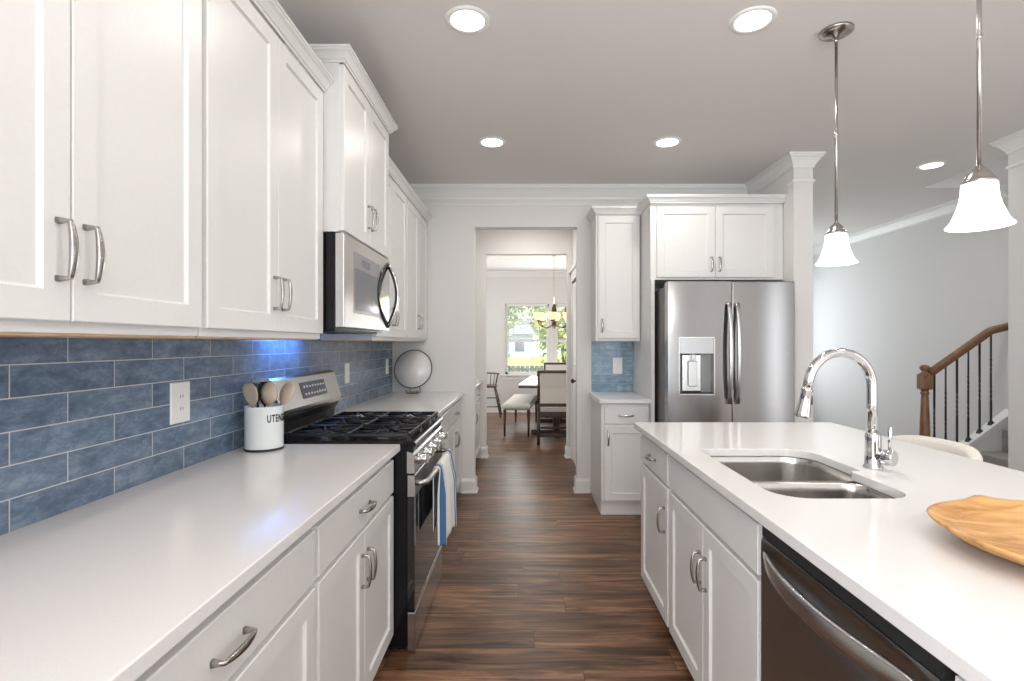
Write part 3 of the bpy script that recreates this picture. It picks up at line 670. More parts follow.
# door front: pocket above the handle, gently bowed
zt = [0.105, 0.70, 0.735, 0.77, 0.80, 0.822, 0.830, 0.834]
grid = []
for j in range(n + 1):
    y = 0.782 + (1.374 - 0.782) * j / n; t = abs(2 * j / n - 1); s_ = max(0, 1 - t ** 3.0)
    wv = [0, 0, 0.002 * s_, 0.014 * s_, 0.024 * s_, 0.012 * s_, 0.002, 0.004]
    grid.append([(0.634 + q, y, z) for q, z in zip(wv, zt)])
G = [[c.bm.verts.new(p) for p in r] for r in grid]
for a, b in zip(G, G[1:]):
    for k in range(len(zt) - 1):
        f = c.bm.faces.new((a[k], a[k + 1], b[k + 1], b[k])); f.smooth = True
dd = obj('door', c, 'dwsteel', dw)
obj('black_gap_strip', MB().box(0.637, 0.6615, 0.782, 1.374, 0.838, 0.881), 'ink', dw)  # solid black strip stands in for the dark gap under the counter
c = MB(); c.prism([(0.6345, 0.105), (0.661, 0.105), (0.661, 0.834), (0.638, 0.834)], 'Y', 0.782, 0.7825).prism([(0.6345, 0.105), (0.661, 0.105), (0.661, 0.834), (0.638, 0.834)], 'Y', 1.3735, 1.374).box(0.6375, 0.661, 0.782, 1.374, 0.833, 0.835)
obj('door_edge', c, 'dwsteel', dd)
P = []; SQ = []
for i in range(25):
    t = -1 + i / 12; P.append((0.632 - 0.046 * (1 - abs(t) ** 2.2), 1.078 + t * 0.272, 0.800 - 0.004 * (1 - t * t))); e = (1 - abs(t) ** 6)
    SQ.append((0.006 + 0.017 * e, 0.004 + 0.004 * e))
obj('handle', MB().tube(P, 1, 14, up=(0, 0, 1), sq=SQ), 'steel', dd)

# wooden bowl
def wood_tray(cx, cy, z):
    mb = MB(); n = 72; rings = []
    prof = [(0.0, 0.0), (0.52, 0.0), (0.62, 0.004), (0.86, 0.026), (0.99, 0.046), (1.0, 0.051), (0.985, 0.054), (0.93, 0.049), (0.84, 0.038), (0.80, 0.034), (0.78, 0.036), (0.76, 0.034), (0.55, 0.026), (0.3, 0.022), (0, 0.021)]
    def rad(a):
        r = 0.242 * (1 + 0.018 * math.cos(5 * a + 0.8))
        d = (a - math.radians(88) + PI) % (2 * PI) - PI
        r += 0.014 * math.exp(-(d / 0.13) ** 4)
        return r
    R = []
    for k, h in prof:
        if k == 0: R.append([mb.bm.verts.new((cx, cy, z + h))]); continue
        R.append([])
        for i in range(n):
            a = 2 * PI * i / n; r = rad(a) * k if k > 0.9 else (0.242 * k)
            d = (a - math.radians(88) + PI) % (2 * PI) - PI
            hh = h + (0.005 * math.exp(-(d / 0.13) ** 4) if k > 0.9 else 0)
            R[-1].append(mb.bm.verts.new((cx + r * math.cos(a), cy + r * math.sin(a), z + hh)))
    for a, b in zip(R, R[1:]):
        for k in range(n):
            q = []
            for x in (a[k % len(a)], a[(k + 1) % len(a)], b[(k + 1) % len(b)], b[k % len(b)]):
                if x not in q: q.append(x)
            f = mb.bm.faces.new(q); f.smooth = True
    return mb
o = obj('wooden_tray', wood_tray(1.118, 1.03, 0.9145), 'board'); tag(o, 'round carved light wood serving tray on the white island', 'tray'); recenter(o, (1.105, 1.03, 0.9145))

# stool behind the island
st = thing('counter_stool', (1.70, 2.30, 0), 'cream upholstered counter stool tucked behind the island, only its curved back showing', 'stool')
def padded(outline, z0, z1, b=0.02):
    mb = MB(); L = []
    cx = sum(p[0] for p in outline) / len(outline); cy = sum(p[1] for p in outline) / len(outline)
    for ins, z in ((0.9, z0), (0.97, z0 + b * .4), (1, z0 + b), (1, z1 - b), (0.97, z1 - b * .4), (0.9, z1)):
        L.append([(cx + (x - cx) * ins, cy + (y - cy) * ins, z) for x, y in outline])
    mb.loft(L, True, True); return mb
obj('seat', padded(rrect(1.46, 1.86, 2.07, 2.53, (0.08, 0.08, 0.08, 0.08)), 0.60, 0.68), 'linen', st)
# curved back
mb = MB(); R = []
N_ = 20
for i in range(N_ + 1):
    t = -1 + 2 * i / N_; y = 2.29 + t * 0.245; x = 1.90 - 0.10 * t * t; th = 0.032 * (1 - 0.3 * t ** 8)
    zt_ = 0.918 - 0.028 * abs(t) ** 5
    R.append([(x - th, y, 0.63), (x + th, y, 0.63), (x + th, y, zt_ - 0.02), (x + th * 0.6, y, zt_ - 0.004), (x, y, zt_), (x - th * 0.6, y, zt_ - 0.004), (x - th, y, zt_ - 0.02)])
mb.loft(R, True, True); obj('backrest', mb, 'linen', st)
for sx, sy in ((1.50, 2.10), (1.50, 2.50), (1.82, 2.10), (1.82, 2.50)):
    ex = 0.03 if sx > 1.6 else -0.02; ey = 0.02 if sy > 2.3 else -0.02
    obj('leg', MB().tube([(sx + ex, sy + ey, 0), (sx, sy, 0.605)], [0.013, 0.019], 10), 'darkwood', st)
obj('footrest', MB().tube([(1.487, 2.087, 0.22), (1.487, 2.513, 0.22)], 0.010, 10), 'darkwood', st)

# ------------------------------------------------------------------ gas range
RY0, RY1 = 2.241, 2.996
rg = thing('gas_range', (-0.83, 2.62, 0), 'black and stainless steel gas range between the two left counters', 'range')
obj('body', MB().box(-1.17, -0.508, RY0, RY1, 0.03, 0.904, 0.002), 'black', rg)
ck = MB().prism([(-1.13, 0.905), (-0.478, 0.905), (-0.473, 0.900), (-0.468, 0.904), (-0.468, 0.914), (-0.474, 0.922), (-0.49, 0.925), (-1.13, 0.925)], 'Y', RY0, RY1)
ct = obj('cooktop', ck, 'black', rg)
obj('front_trim', MB().prism([(-0.4675, 0.906), (-0.4655, 0.906), (-0.4655, 0.916), (-0.4675, 0.916)], 'Y', RY0, RY1), 'steel', ct)
cpn = obj('control_panel', MB().prism([(-0.5075, 0.784), (-0.474, 0.784), (-0.476, 0.862), (-0.482, 0.872), (-0.5075, 0.880)], 'Y', RY0, RY1), 'steel', rg)
obj('upper_fascia', MB().prism([(-0.5075, 0.8805), (-0.482, 0.8725), (-0.478, 0.904), (-0.5075, 0.904)], 'Y', RY0, RY1), 'black', rg)
for i in range(5):
    y = RY0 + 0.095 + i * (RY1 - RY0 - 0.19) / 4
    kb = obj('knob', MB().lathe([(0.024, 0), (0.024, 0.006), (0.020, 0.008), (0.019, 0.032), (0.017, 0.036), (0, 0.036)], (-0.4745, y, 0.828), 'X', 20), 'chrome', rg)
    obj('grip', MB().box(-0.440, -0.428, y - 0.0055, y + 0.0055, 0.809, 0.847, 0.002), 'steel', kb)
od = obj('oven_door', MB().box(-0.507, -0.4745, RY0 + 0.002, RY1 - 0.002, 0.182, 0.680, 0.002), 'glassblack', rg)
obj('door_band', MB().box(-0.507, -0.4735, RY0 + 0.002, RY1 - 0.002, 0.6805, 0.776, 0.002), 'steel', od)
obj('door_sill', MB().box(-0.4745, -0.4725, RY0 + 0.002, RY1 - 0.002, 0.182, 0.192), 'steel', od)
P = [(-0.474, RY0 + 0.035, 0.735), (-0.450, RY0 + 0.037, 0.735), (-0.428, RY0 + 0.055, 0.736)] + [(-0.421 - 0.006 * ((i / 4 - 1) ** 2), RY0 + 0.09 + i * (RY1 - RY0 - 0.18) / 8, 0.737) for i in range(9)] + [(-0.428, RY1 - 0.055, 0.736), (-0.450, RY1 - 0.037, 0.735), (-0.474, RY1 - 0.035, 0.735)]
obj('door_handle', MB().tube(P, 0.0125, 14, up=(0, 0, 1)), 'steel', od)
dr = obj('warming_drawer', MB().box(-0.507, -0.4725, RY0 + 0.002, RY1 - 0.002, 0.006, 0.176, 0.003), 'steel', rg)
for y in (RY0 + 0.05, RY1 - 0.05):
    for x in (-0.55, -1.1): obj('foot', MB().lathe([(0, 0), (0.02, 0), (0.02, 0.03), (0, 0.03)], (x, y, 0), seg=14), 'blackm', rg)
bgd = obj('backguard', MB().prism([(-1.184, 0.905), (-1.1305, 0.905), (-1.1305, 0.926), (-1.098, 0.926), (-1.090, 0.985), (-1.070, 1.015), (-1.060, 1.035), (-1.058, 1.05), (-1.098, 1.185), (-1.112, 1.196), (-1.184, 1.196)], 'Y', RY0 + 0.004, RY1 - 0.004), 'steel', rg)
obj('vent_strip', MB().prism([(-1.0970, 0.930), (-1.0955, 0.930), (-1.0875, 0.984), (-1.0685, 1.013), (-1.066, 1.020), (-1.070, 1.020), (-1.090, 0.986)], 'Y', RY0 + 0.02, RY1 - 0.02), 'blackm', bgd)
def on_guard(u0, u1, s0, s1, off):     # rectangle on the sloping face: s 0..1 up the slope
    a = Vector((-1.058, 1.05)); b = Vector((-1.098, 1.185)); nn = Vector((b.y - a.y, -(b.x - a.x))).normalized()
    p = a.lerp(b, s0) ; q = a.lerp(b, s1); return p, q, nn * off
p, q, f_ = on_guard(0, 0, 0.22, 0.80, 0.0025)
obj('display', MB().prism([(p.x - f_.x, p.y - f_.y), (p.x + f_.x, p.y + f_.y), (q.x + f_.x, q.y + f_.y), (q.x - f_.x, q.y - f_.y)], 'Y', 2.50, 2.80), 'display', bgd)
ic = MB(); random.seed(3)
for yy in [2.53 + 0.034 * i for i in range(8)]:
    for s0 in (0.34, 0.60):
        p, q, f_ = on_guard(0, 0, s0, s0 + 0.05 + 0.03 * random.random(), 0.0032)
        ic.prism([(p.x, p.y), (p.x + f_.x, p.y + f_.y), (q.x + f_.x, q.y + f_.y), (q.x, q.y)], 'Y', yy, yy + 0.016)
obj('display_marks', ic, 'icon', bgd)
# burners
for bx_, by_, br in ((-0.93, 2.40, 0.036), (-0.66, 2.40, 0.044), (-0.93, 2.84, 0.032), (-0.66, 2.84, 0.048), (-0.80, 2.62, 0.040)):
    bu = obj('burner', MB().lathe([(0, 0), (br + 0.012, 0), (br + 0.010, 0.008), (br, 0.012), (0, 0.012)], (bx_, by_, 0.9252), seg=24), 'nickel', rg)
    obj('burner_cap', MB().lathe([(br, 0), (br + 0.002, 0.004), (br - 0.006, 0.009), (0, 0.010)], (bx_, by_, 0.9374), seg=24), 'iron', bu)
# grates, three sections
for g0, g1 in ((RY0 + 0.012, RY0 + 0.252), (RY0 + 0.257, RY1 - 0.257), (RY1 - 0.252, RY1 - 0.012)):
    g = MB(); x0, x1 = -1.05, -0.497; za, zb = 0.941, 0.957; t = 0.012
    g.box(x0, x1, g0, g0 + t, za, zb, 0.003).box(x0, x1, g1 - t, g1, za, zb, 0.003).box(x0, x0 + t, g0, g1, za, zb, 0.003).box(x1 - t, x1, g0, g1, za, zb, 0.003)
    xm = (x0 + x1) / 2; ym = (g0 + g1) / 2
    g.box(xm - t / 2, xm + t / 2, g0, g1, za, zb, 0.003)
    for cx in ((x0 + xm) / 2, (x1 + xm) / 2):
        for a in range(8):
            an = a * PI / 4 + (PI / 8 if g1 - g0 > 0.24 else 0); d = Vector((math.cos(an), math.sin(an)))
            L_ = min(((xm - x0) / 2 - 0.004) / max(abs(d.x), 1e-3), ((g1 - g0) / 2 - 0.004) / max(abs(d.y), 1e-3))
            g.tube([(cx + d.x * 0.028, ym + d.y * 0.028, 0.953), (cx + d.x * 0.05, ym + d.y * 0.05, 0.9505), (cx + d.x * L_, ym + d.y * L_, 0.949)], 0.0055, 6)
    for fx_ in (x0 + 0.006, x1 - 0.006, xm):
        for fy_ in (g0 + 0.006, g1 - 0.006): g.box(fx_ - 0.006, fx_ + 0.006, fy_ - 0.006, fy_ + 0.006, 0.9255, 0.945)
    n_ = int((g1 - g0) / 0.03)
    for i in range(1, n_):      # little teeth on the front rail
        yy = g0 + i * (g1 - g0) / n_; g.box(x1 - 0.004, x1 + 0.008, yy - 0.005, yy + 0.005, 0.944, 0.9575, 0.001)
    obj('grate', g, 'iron', rg)

# towel on the oven handle
def towel():
    mb = MB(); uvl = None; n, m_ = 36, 44
    bm = mb.bm; rows = []
    y0, y1 = 2.50, 2.90
    hx_, hz_ = -0.4225, 0.737; r = 0.0165
    for j in range(m_ + 1):
        t = j / m_; row = []
        # arclength: back side up, over the bar, front down
        Lb, La, Lf = 0.30, PI * r, 0.375; s_ = t * (Lb + La + Lf)
        for i in range(n + 1):
            u = i / n; y = y0 + (y1 - y0) * u
            if s_ < Lb: x = hx_ - r; z = hz_ - (Lb - s_); dn = (Lb - s_); side = -1
            elif s_ < Lb + La:
                a = PI - (s_ - Lb) / r; x = hx_ + r * math.cos(a); z = hz_ + r * math.sin(a); dn = 0; side = 0
            else: dn = s_ - Lb - La; x = hx_ + r; z = hz_ - dn; side = 1
            k = min(1, dn / 0.12)
            wv = math.sin(u * 15 + 0.6) * 0.5 + math.sin(u * 31 + 1.9) * 0.22
            if side > 0: x += k * (0.014 * wv + 0.018 + 0.04 * dn * u - 0.30 * max(0, 0.13 - u)); y += k * (0.012 * math.cos(u * 15) - 0.06 * dn * (u - 0.5)); z -= dn * 0.05 * math.sin(u * 9)
            if side < 0: x += k * (0.004 * wv - 0.0015); y += k * -0.05 * dn * (u - 0.4)
            row.append(bm.verts.new((x, y, z)))
        rows.append(row)
    uvl = bm.loops.layers.uv.new('cloth')
    for j in range(m_):
        for i in range(n):
            f = bm.faces.new((rows[j][i], rows[j][i + 1], rows[j + 1][i + 1], rows[j + 1][i])); f.smooth = True
            for l, (a, b) in zip(f.loops, ((i, j), (i + 1, j), (i + 1, j + 1), (i, j + 1))): l[uvl].uv = (a / n, b / m_)
    return mb
o = obj('dish_towel', towel(), 'towel'); tag(o, 'white and blue striped dish towel hanging from the oven handle', 'towel')
sm = o.modifiers.new('thick', 'SOLIDIFY'); sm.thickness = 0.003; sm.offset = 0; recenter(o, (-0.42, 2.71, 0.38))

# ------------------------------------------------------------------ microwave
mw = thing('microwave', (-1.0, 2.62, 1.412), 'stainless over-the-range microwave with bowed handle hung above the gas range', 'microwave')
obj('body', MB().box(WX + 0.011, -0.822, 2.243, 3.003, 1.412, 1.835, 0.002), 'black', mw)
md = obj('door', MB().box(-0.8215, -0.781, 2.243, 3.003, 1.420, 1.835, 0.004, 2), 'steel', mw)
obj('window_frame', MB().box(-0.7812, -0.7800, 2.37, 2.80, 1.490, 1.775), mat('frame_grey', (0.22, 0.21, 0.23), 0.25), md)
obj('window', MB().box(-0.7802, -0.7790, 2.385, 2.785, 1.505, 1.70), 'mwglass', md)
obj('display', MB().box(-0.7802, -0.7790, 2.50, 2.62, 1.722, 1.755), 'display', md)
PA = [(2.955 - 0.20 * (1 - (i / 10 - 1) ** 2), 1.448 + 0.355 * i / 20) for i in range(21)]
obj('reflection_plate', MB().prism(PA + [(2.962, 1.803), (2.968, 1.625), (2.962, 1.448)], 'X', -0.7812, -0.7788), mat('polished_plate', (0.62, 0.62, 0.62), 0.12, 1.0), md)  # polished plate cut to the almond of handle bar and mirror image
obj('reflection_arc', MB().tube([(-0.779, y, z) for y, z in PA], 1, 8, up=(1, 0, 0), sq=(0.005, 0.009)), 'black', md)  # black arc added in place of the handle's reflection in the door
P = [(-0.781 + 0.060 * (1 - (i / 8 - 1) ** 2) + 0.001, 2.960, 1.440 + 0.372 * i / 16) for i in range(17)]
hb = obj('handle', MB().tube(P, 1, 12, up=(0, 1, 0), sq=[(0.014 - 0.006 * abs(i / 8 - 1) ** 3, 0.0055) for i in range(17)]), 'chrome', md)
P2 = [(x - 0.0105, y - 0.002, z) for x, y, z in P[1:-1]]
obj('handle_liner', MB().tube(P2, 1, 8, up=(0, 1, 0), sq=(0.013, 0.006)), 'black', hb)
obj('underside_vent', MB().box(-1.10, -0.84, 2.30, 2.95, 1.404, 1.4115), 'blackm', mw)
lp = obj('task_lamp_lens', MB().box(-1.155, -1.115, 2.34, 2.70, 1.405, 1.4115), mat('task_lens', (0.5, 0.6, 1), 0.4, emit=(0.25, 0.5, 1.0), es=0.5), mw)
area('task_lamp', (-0.10, -0.10, -0.030), (0, math.radians(48), 0), 0.04, 0.40, 1.2, (0.14, 0.38, 1.0), parent=mw)

# ------------------------------------------------------------------ refrigerator
FX0, FX1, FY = 1.035, 1.945, 3.69
fr = thing('refrigerator', (1.49, 4.05, 0), 'stainless steel french door refrigerator with ice and water dispenser', 'refrigerator')
obj('case', MB().box(FX0 + 0.004, FX1 - 0.004, FY + 0.085, 4.62, 0.03, 1.765, 0.004), mat('case_grey', (0.17, 0.16, 0.155), 0.4, 0.6), fr)
obj('hinge_cover', MB().box(FX0 + 0.01, FX0 + 0.10, FY + 0.03, FY + 0.16, 1.7655, 1.79, 0.006).box(FX1 - 0.10, FX1 - 0.01, FY + 0.03, FY + 0.16, 1.7655, 1.79, 0.006), 'blackm', fr)
XM = 1.494
def fdoor(x0, x1, z0, z1, hole=None):
    mb = MB()
    if not hole: mb.box(x0, x1, FY, FY + 0.08, z0, z1, 0.006, 2); return mb
    hx0, hx1, hz0, hz1 = hole; b = 0.006
    mb.box(x0, hx0, FY, FY + 0.08, z0, z1); mb.box(hx1, x1, FY, FY + 0.08, z0, z1)
    mb.box(hx0, hx1, FY, FY + 0.08, z0, hz0); mb.box(hx0, hx1, FY, FY + 0.08, hz1, z1)
    bmesh.ops.remove_doubles(mb.bm, verts=mb.bm.verts, dist=1e-5)
    return mb
DX0, DX1, DZ0, DZ1 = 1.116, 1.367, 0.985, 1.392
l = obj('left_door', fdoor(FX0, XM - 0.003, 0.70, 1.795, (DX0, DX1, DZ0, DZ1)), 'steel_dark', fr)
r = obj('right_door', fdoor(XM + 0.003, FX1, 0.70, 1.795), 'steel_dark', fr)
fz = obj('freezer_drawer', fdoor(FX0, FX1, 0.06, 0.692), 'steel_dark', fr)
obj('door_gasket', MB().box(FX0 + 0.01, FX1 - 0.01, FY + 0.0805, FY + 0.0845, 0.07, 1.76), 'blackm', fr)
dp = obj('dispenser', MB().box(DX0 - 0.004, DX1 + 0.004, FY - 0.003, FY + 0.002, DZ1 - 0.004, DZ1 + 0.004).box(DX0 - 0.004, DX1 + 0.004, FY - 0.003, FY + 0.002, DZ0 - 0.004, DZ0 + 0.004)
         .box(DX0 - 0.004, DX0 + 0.002, FY - 0.003, FY + 0.002, DZ0, DZ1).box(DX1 - 0.002, DX1 + 0.004, FY - 0.003, FY + 0.002, DZ0, DZ1), 'steel', l)
obj('dispenser_panel', MB().box(DX0 + 0.002, DX1 - 0.002, FY - 0.001, FY + 0.03, 1.275, DZ1 - 0.003, 0.003), mat('dispenser_face', (0.42, 0.42, 0.42), 0.25, 0.8), l)
obj('dispenser_recess', MB().box(DX0, DX1, FY + 0.07, FY + 0.079, DZ0, DZ1), mat('recess_grey', (0.22, 0.215, 0.21), 0.35, 0.6), l)
obj('dispenser_column', MB().box(1.150, 1.290, FY + 0.040, FY + 0.0699, 1.0, 1.2745, 0.008, 2), 'steel', l)
obj('dispenser_paddle', MB().box(1.190, 1.252, FY + 0.016, FY + 0.036, 1.04, 1.225, 0.006, 2).box(1.205, 1.238, FY + 0.012, FY + 0.06, 1.232, 1.2745, 0.004), mat('paddle_grey', (0.55, 0.55, 0.54), 0.3, 0.7), l)
obj('drip_tray', MB().box(DX0 + 0.01, DX1 - 0.01, FY + 0.008, FY + 0.0698, DZ0 + 0.001, DZ0 + 0.010, 0.002), 'blackm', l)
for xc, par in ((XM - 0.028, l), (XM + 0.030, r)):
    P = [(xc, FY + 0.001, 0.925)] + [(xc + (0.004 if xc > XM else -0.004) * 0, FY - 0.022 - 0.040 * (1 - (i / 8 - 1) ** 2), 0.925 + 0.71 * i / 16) for i in range(17)] + [(xc, FY + 0.001, 1.635)]
    obj('door_handle', MB().tube(P, 1, 12, up=(1, 0, 0), sq=(0.015, 0.010)), M['chrome'] if 0 else 'steel', par)
P = [(1.14, FY + 0.001, 0.62)] + [(1.14 + 0.70 * i / 16, FY - 0.022 - 0.035 * (1 - (i / 8 - 1) ** 2), 0.62) for i in range(17)] + [(1.84, FY + 0.001, 0.62)]
obj('drawer_handle', MB().tube(P, 1, 12, up=(0, 0, 1), sq=(0.015, 0.010)), 'steel', fz)
obj('base_grille', MB().box(FX0 + 0.02, FX1 - 0.02, FY + 0.03, FY + 0.084, 0.0, 0.055), 'blackm', fr)

# ------------------------------------------------------------------ outlets and switches
def plate(name, F, u, z, label, cat, wdt=0.072, hgt=0.118, rocker=False, group=None):
    r = thing(name, F(u, 0, z), label, cat, group)
    mb = MB(); mb.loft([[F(u + a * (wdt / 2 - i), o, z + b * (hgt / 2 - i)) for a, b in ((-1, -1), (1, -1), (1, 1), (-1, 1))] for i, o in ((0, 0.0002), (0, 0.003), (0.003, 0.006))], True, True, False)
    obj('wall_plate', mb, 'plastic', r)
    if rocker:
        mb = MB(); A = F(u - 0.016, 0.006, z - 0.032); B = F(u + 0.016, 0.0095, z + 0.032); mb.box(A.x, B.x, A.y, B.y, A.z, B.z, 0.001); obj('rocker', mb, 'plastic', r)
    else:
        for dz in (-0.021, 0.021):
            mb = MB(); A = F(u - 0.017, 0.006, z + dz - 0.015); B = F(u + 0.017, 0.008, z + dz + 0.015); mb.box(A.x, B.x, A.y, B.y, A.z, B.z, 0.001)
            s = obj('socket', mb, 'plastic', r)
            mb = MB()
            for du in (-0.006, 0.006):
                A = F(u + du - 0.0012, 0.008, z + dz - 0.005); B = F(u + du + 0.0012, 0.0084, z + dz + 0.006); mb.box(A.x, B.x, A.y, B.y, A.z, B.z)
            obj('slot', mb, 'dark', s)
    return r
TF = Frame(WX + 0.0092, 0, 0, 1, 1, 0); KF = Frame(0, WY - 0.0092, 1, 0, 0, -1)
plate('outlet', TF, 1.775, 1.147, 'white double outlet on blue tile in the left foreground, left of the crock', 'outlet', 0.098, 0.140)
plate('outlet', TF, 3.455, 1.150, 'white outlet on blue tile just past the range back', 'outlet', 0.08, 0.135)
plate('outlet', TF, 4.47, 1.150, 'white outlet on blue tile in the corner beside the round mirror', 'outlet', 0.075, 0.130)
plate('light_switch', KF, 0.850, 1.150, 'white switch plate on the small blue tile patch by the refrigerator', 'switch', 0.085, 0.150, rocker=True)

# ------------------------------------------------------------------ utensil crock
cx, cy, cz, cr, chh = -1.072, 2.130, 0.9145, 0.0735, 0.178
ck = thing('utensil_crock', (cx, cy, cz), 'white enamel utensil crock with black lettering before the range', 'crock')
obj('pot', MB().lathe([(0, 0.004), (cr - 0.004, 0.004), (cr, 0.010), (cr, chh - 0.003), (cr + 0.0018, chh), (cr, chh + 0.002), (cr - 0.004, chh), (cr - 0.004, 0.012), (0, 0.010)], (cx, cy, cz), seg=48), 'enamel', ck)
obj('base_ring', MB().lathe([(0, 0), (cr + 0.001, 0), (cr + 0.0022, 0.004), (cr + 0.001, 0.009), (cr - 0.002, 0.0095), (0, 0.0035)], (cx, cy, cz), seg=48), 'ink', ck)
def text_mesh(s, size):
    cu = bpy.data.curves.new('t', 'FONT'); cu.body = s; cu.size = size; cu.align_x = 'CENTER'; cu.align_y = 'CENTER'; cu.extrude = 0.0006; cu.space_character = 1.15; cu.offset = 0.0009; cu.resolution_u = 3
    t = bpy.data.objects.new('t', cu); COL.objects.link(t); dg = bpy.context.evaluated_depsgraph_get()
    me = bpy.data.meshes.new_from_object(t.evaluated_get(dg)); bm = bmesh.new(); bm.from_mesh(me)
    bpy.data.objects.remove(t); bpy.data.curves.remove(cu); bpy.data.meshes.remove(me)
    mb = MB(); mb.bm.free(); mb.bm = bm; return mb
tx = text_mesh('UTENSILS', 0.040)
bmesh.ops.subdivide_edges(tx.bm, edges=[e for e in tx.bm.edges if e.calc_length() > 0.008], cuts=2)
A0 = math.radians(-13)
for v in tx.bm.verts:
    x = v.co.x * 0.58; y = v.co.y * 1.05; d = v.co.z
    a = A0 + x / cr; R0 = cr + 0.0007 + d
    v.co = Vector((cx + R0 * math.cos(a), cy + R0 * math.sin(a), cz + 0.130 + y))
obj('lettering', tx, 'ink', ck)
# utensils standing in the crock
def utensil(name, dx, dy, lx, ly, top, kind, m, label, hm=None):
    b = Vector((cx + dx, cy + dy, cz + 0.022)); d = Vector((lx, ly, 1)).normalized()
    e = b + d * top
    root = thing(name, b, label, 'utensil')
    obj('shaft', MB().tube([b, b.lerp(e, 0.5), e], [0.0055, 0.005, 0.0045], 10), hm or m, root)
    side = Vector((0.35, -0.93, 0)); side = Vector((0.93, -0.35, 0)); side = (side - d * side.dot(d)).normalized(); nn = d.cross(side)
    mb = MB()
    if kind == 'spatula': prof = [(0, 0.008), (0.010, 0.016), (0.028, 0.032), (0.055, 0.039), (0.080, 0.036), (0.098, 0.020)]; curve = 0.0
    elif kind == 'spoon': prof = [(0, 0.008), (0.012, 0.018), (0.030, 0.031), (0.055, 0.037), (0.078, 0.032), (0.094, 0.019), (0.099, 0.006)]; curve = 0.010
    elif kind == 'ladle': prof = [(0, 0.008), (0.008, 0.022), (0.024, 0.038), (0.050, 0.044), (0.074, 0.038), (0.090, 0.020), (0.095, 0.006)]; curve = 0.022
    elif kind == 'fork': prof = None
    if prof:
        L = []
        for h, wd in prof:
            c0 = e + d * h; k = len(prof); loop = []
            for i in range(9):
                t = -1 + i / 4; loop.append(c0 + side * wd * t + nn * (-curve * (1 - t * t) * math.sin(PI * h / prof[-1][0]) + 0.002))
            for i in range(9):
                t = 1 - i / 4; loop.append(c0 + side * wd * t + nn * (-curve * (1 - t * t) * math.sin(PI * h / prof[-1][0]) - 0.002))
            L.append(loop)
        mb.loft(L, True, True)
    else:
        mb.box(-0.02, 0.02, -0.002, 0.002, 0, 0.025, 0.001)
        for i in range(4): mb.box(-0.02 + i * 0.0115, -0.0145 + i * 0.0115, -0.002, 0.002, 0.02, 0.075, 0.001)
        rot = Matrix((side, nn, d)).transposed().to_4x4(); rot.translation = e
        bmesh.ops.transform(mb.bm, matrix=rot, verts=mb.bm.verts)
    obj('head', mb, m, root)
utensil('spatula', -0.014, 0.000, -0.10, -0.20, 0.160, 'spatula', 'silic', 'beige silicone spatula leaning left in the utensil crock')
utensil('serving_fork', -0.035, 0.025, 0.00, -0.06, 0.175, 'fork', 'ink', 'black slotted serving fork at the back of the utensil crock')
utensil('ladle', 0.004, -0.005, 0.08, 0.02, 0.160, 'ladle', 'silic', 'beige ladle standing upright in the middle of the utensil crock')
utensil('spoon', -0.012, 0.022, 0.42, 0.10, 0.170, 'spoon', 'silic', 'beige wooden spoon leaning right in the utensil crock')
utensil('slotted_turner', -0.01, 0.030, -0.05, 0.06, 0.155, 'spatula', 'blackm', 'black turner behind the ladle in the utensil crock')

# ------------------------------------------------------------------ round mirror
mcx, mcy, mcz, mr = -0.965, 4.50, 1.128, 0.168
mi = thing('round_mirror', (mcx, 4.50, 0.9145), 'round black-rimmed mirror on a small wire stand at the corner of the far counter', 'mirror')
tilt = math.radians(13); yaw = math.radians(-6)
RM = Matrix.Translation((mcx, mcy, mcz)) @ Matrix.Rotation(yaw, 4, 'Z') @ Matrix.Rotation(-tilt, 4, 'X')
def xf(mb, Mx): bmesh.ops.transform(mb.bm, matrix=Mx, verts=mb.bm.verts); return mb
obj('glass', xf(MB().lathe([(0, -0.002), (mr - 0.003, -0.002), (mr - 0.003, 0.004), (0, 0.004)], axis='Y', seg=64), RM), 'mirror', mi)
obj('rim', xf(MB().tube([(mr * math.cos(a), 0, mr * math.sin(a)) for a in [i * 2 * PI / 64 for i in range(64)]], 0.0045, 8, closed=True, up=(0, 1, 0)), RM), 'blackm', mi)
s_ = MB(); bz = 0.9145
s_.tube([(mcx - 0.045, mcy - 0.055, bz + 0.032), (mcx - 0.045, mcy - 0.055, bz + 0.004), (mcx - 0.045, mcy + 0.09, bz + 0.004), (mcx - 0.045, mcy + 0.035, bz + 0.10)], 0.003, 8)
s_.tube([(mcx + 0.045, mcy - 0.055, bz + 0.032), (mcx + 0.045, mcy - 0.055, bz + 0.004), (mcx + 0.045, mcy + 0.09, bz + 0.004), (mcx + 0.045, mcy + 0.035, bz + 0.10)], 0.003, 8)
s_.tube([(mcx - 0.045, mcy + 0.09, bz + 0.004), (mcx + 0.045, mcy + 0.09, bz + 0.004)], 0.003, 8)
s_.tube([(mcx - 0.045, mcy - 0.05, bz + 0.004), (mcx + 0.045, mcy - 0.05, bz + 0.004)], 0.003, 8)
obj('wire_stand', s_, 'blackm', mi)

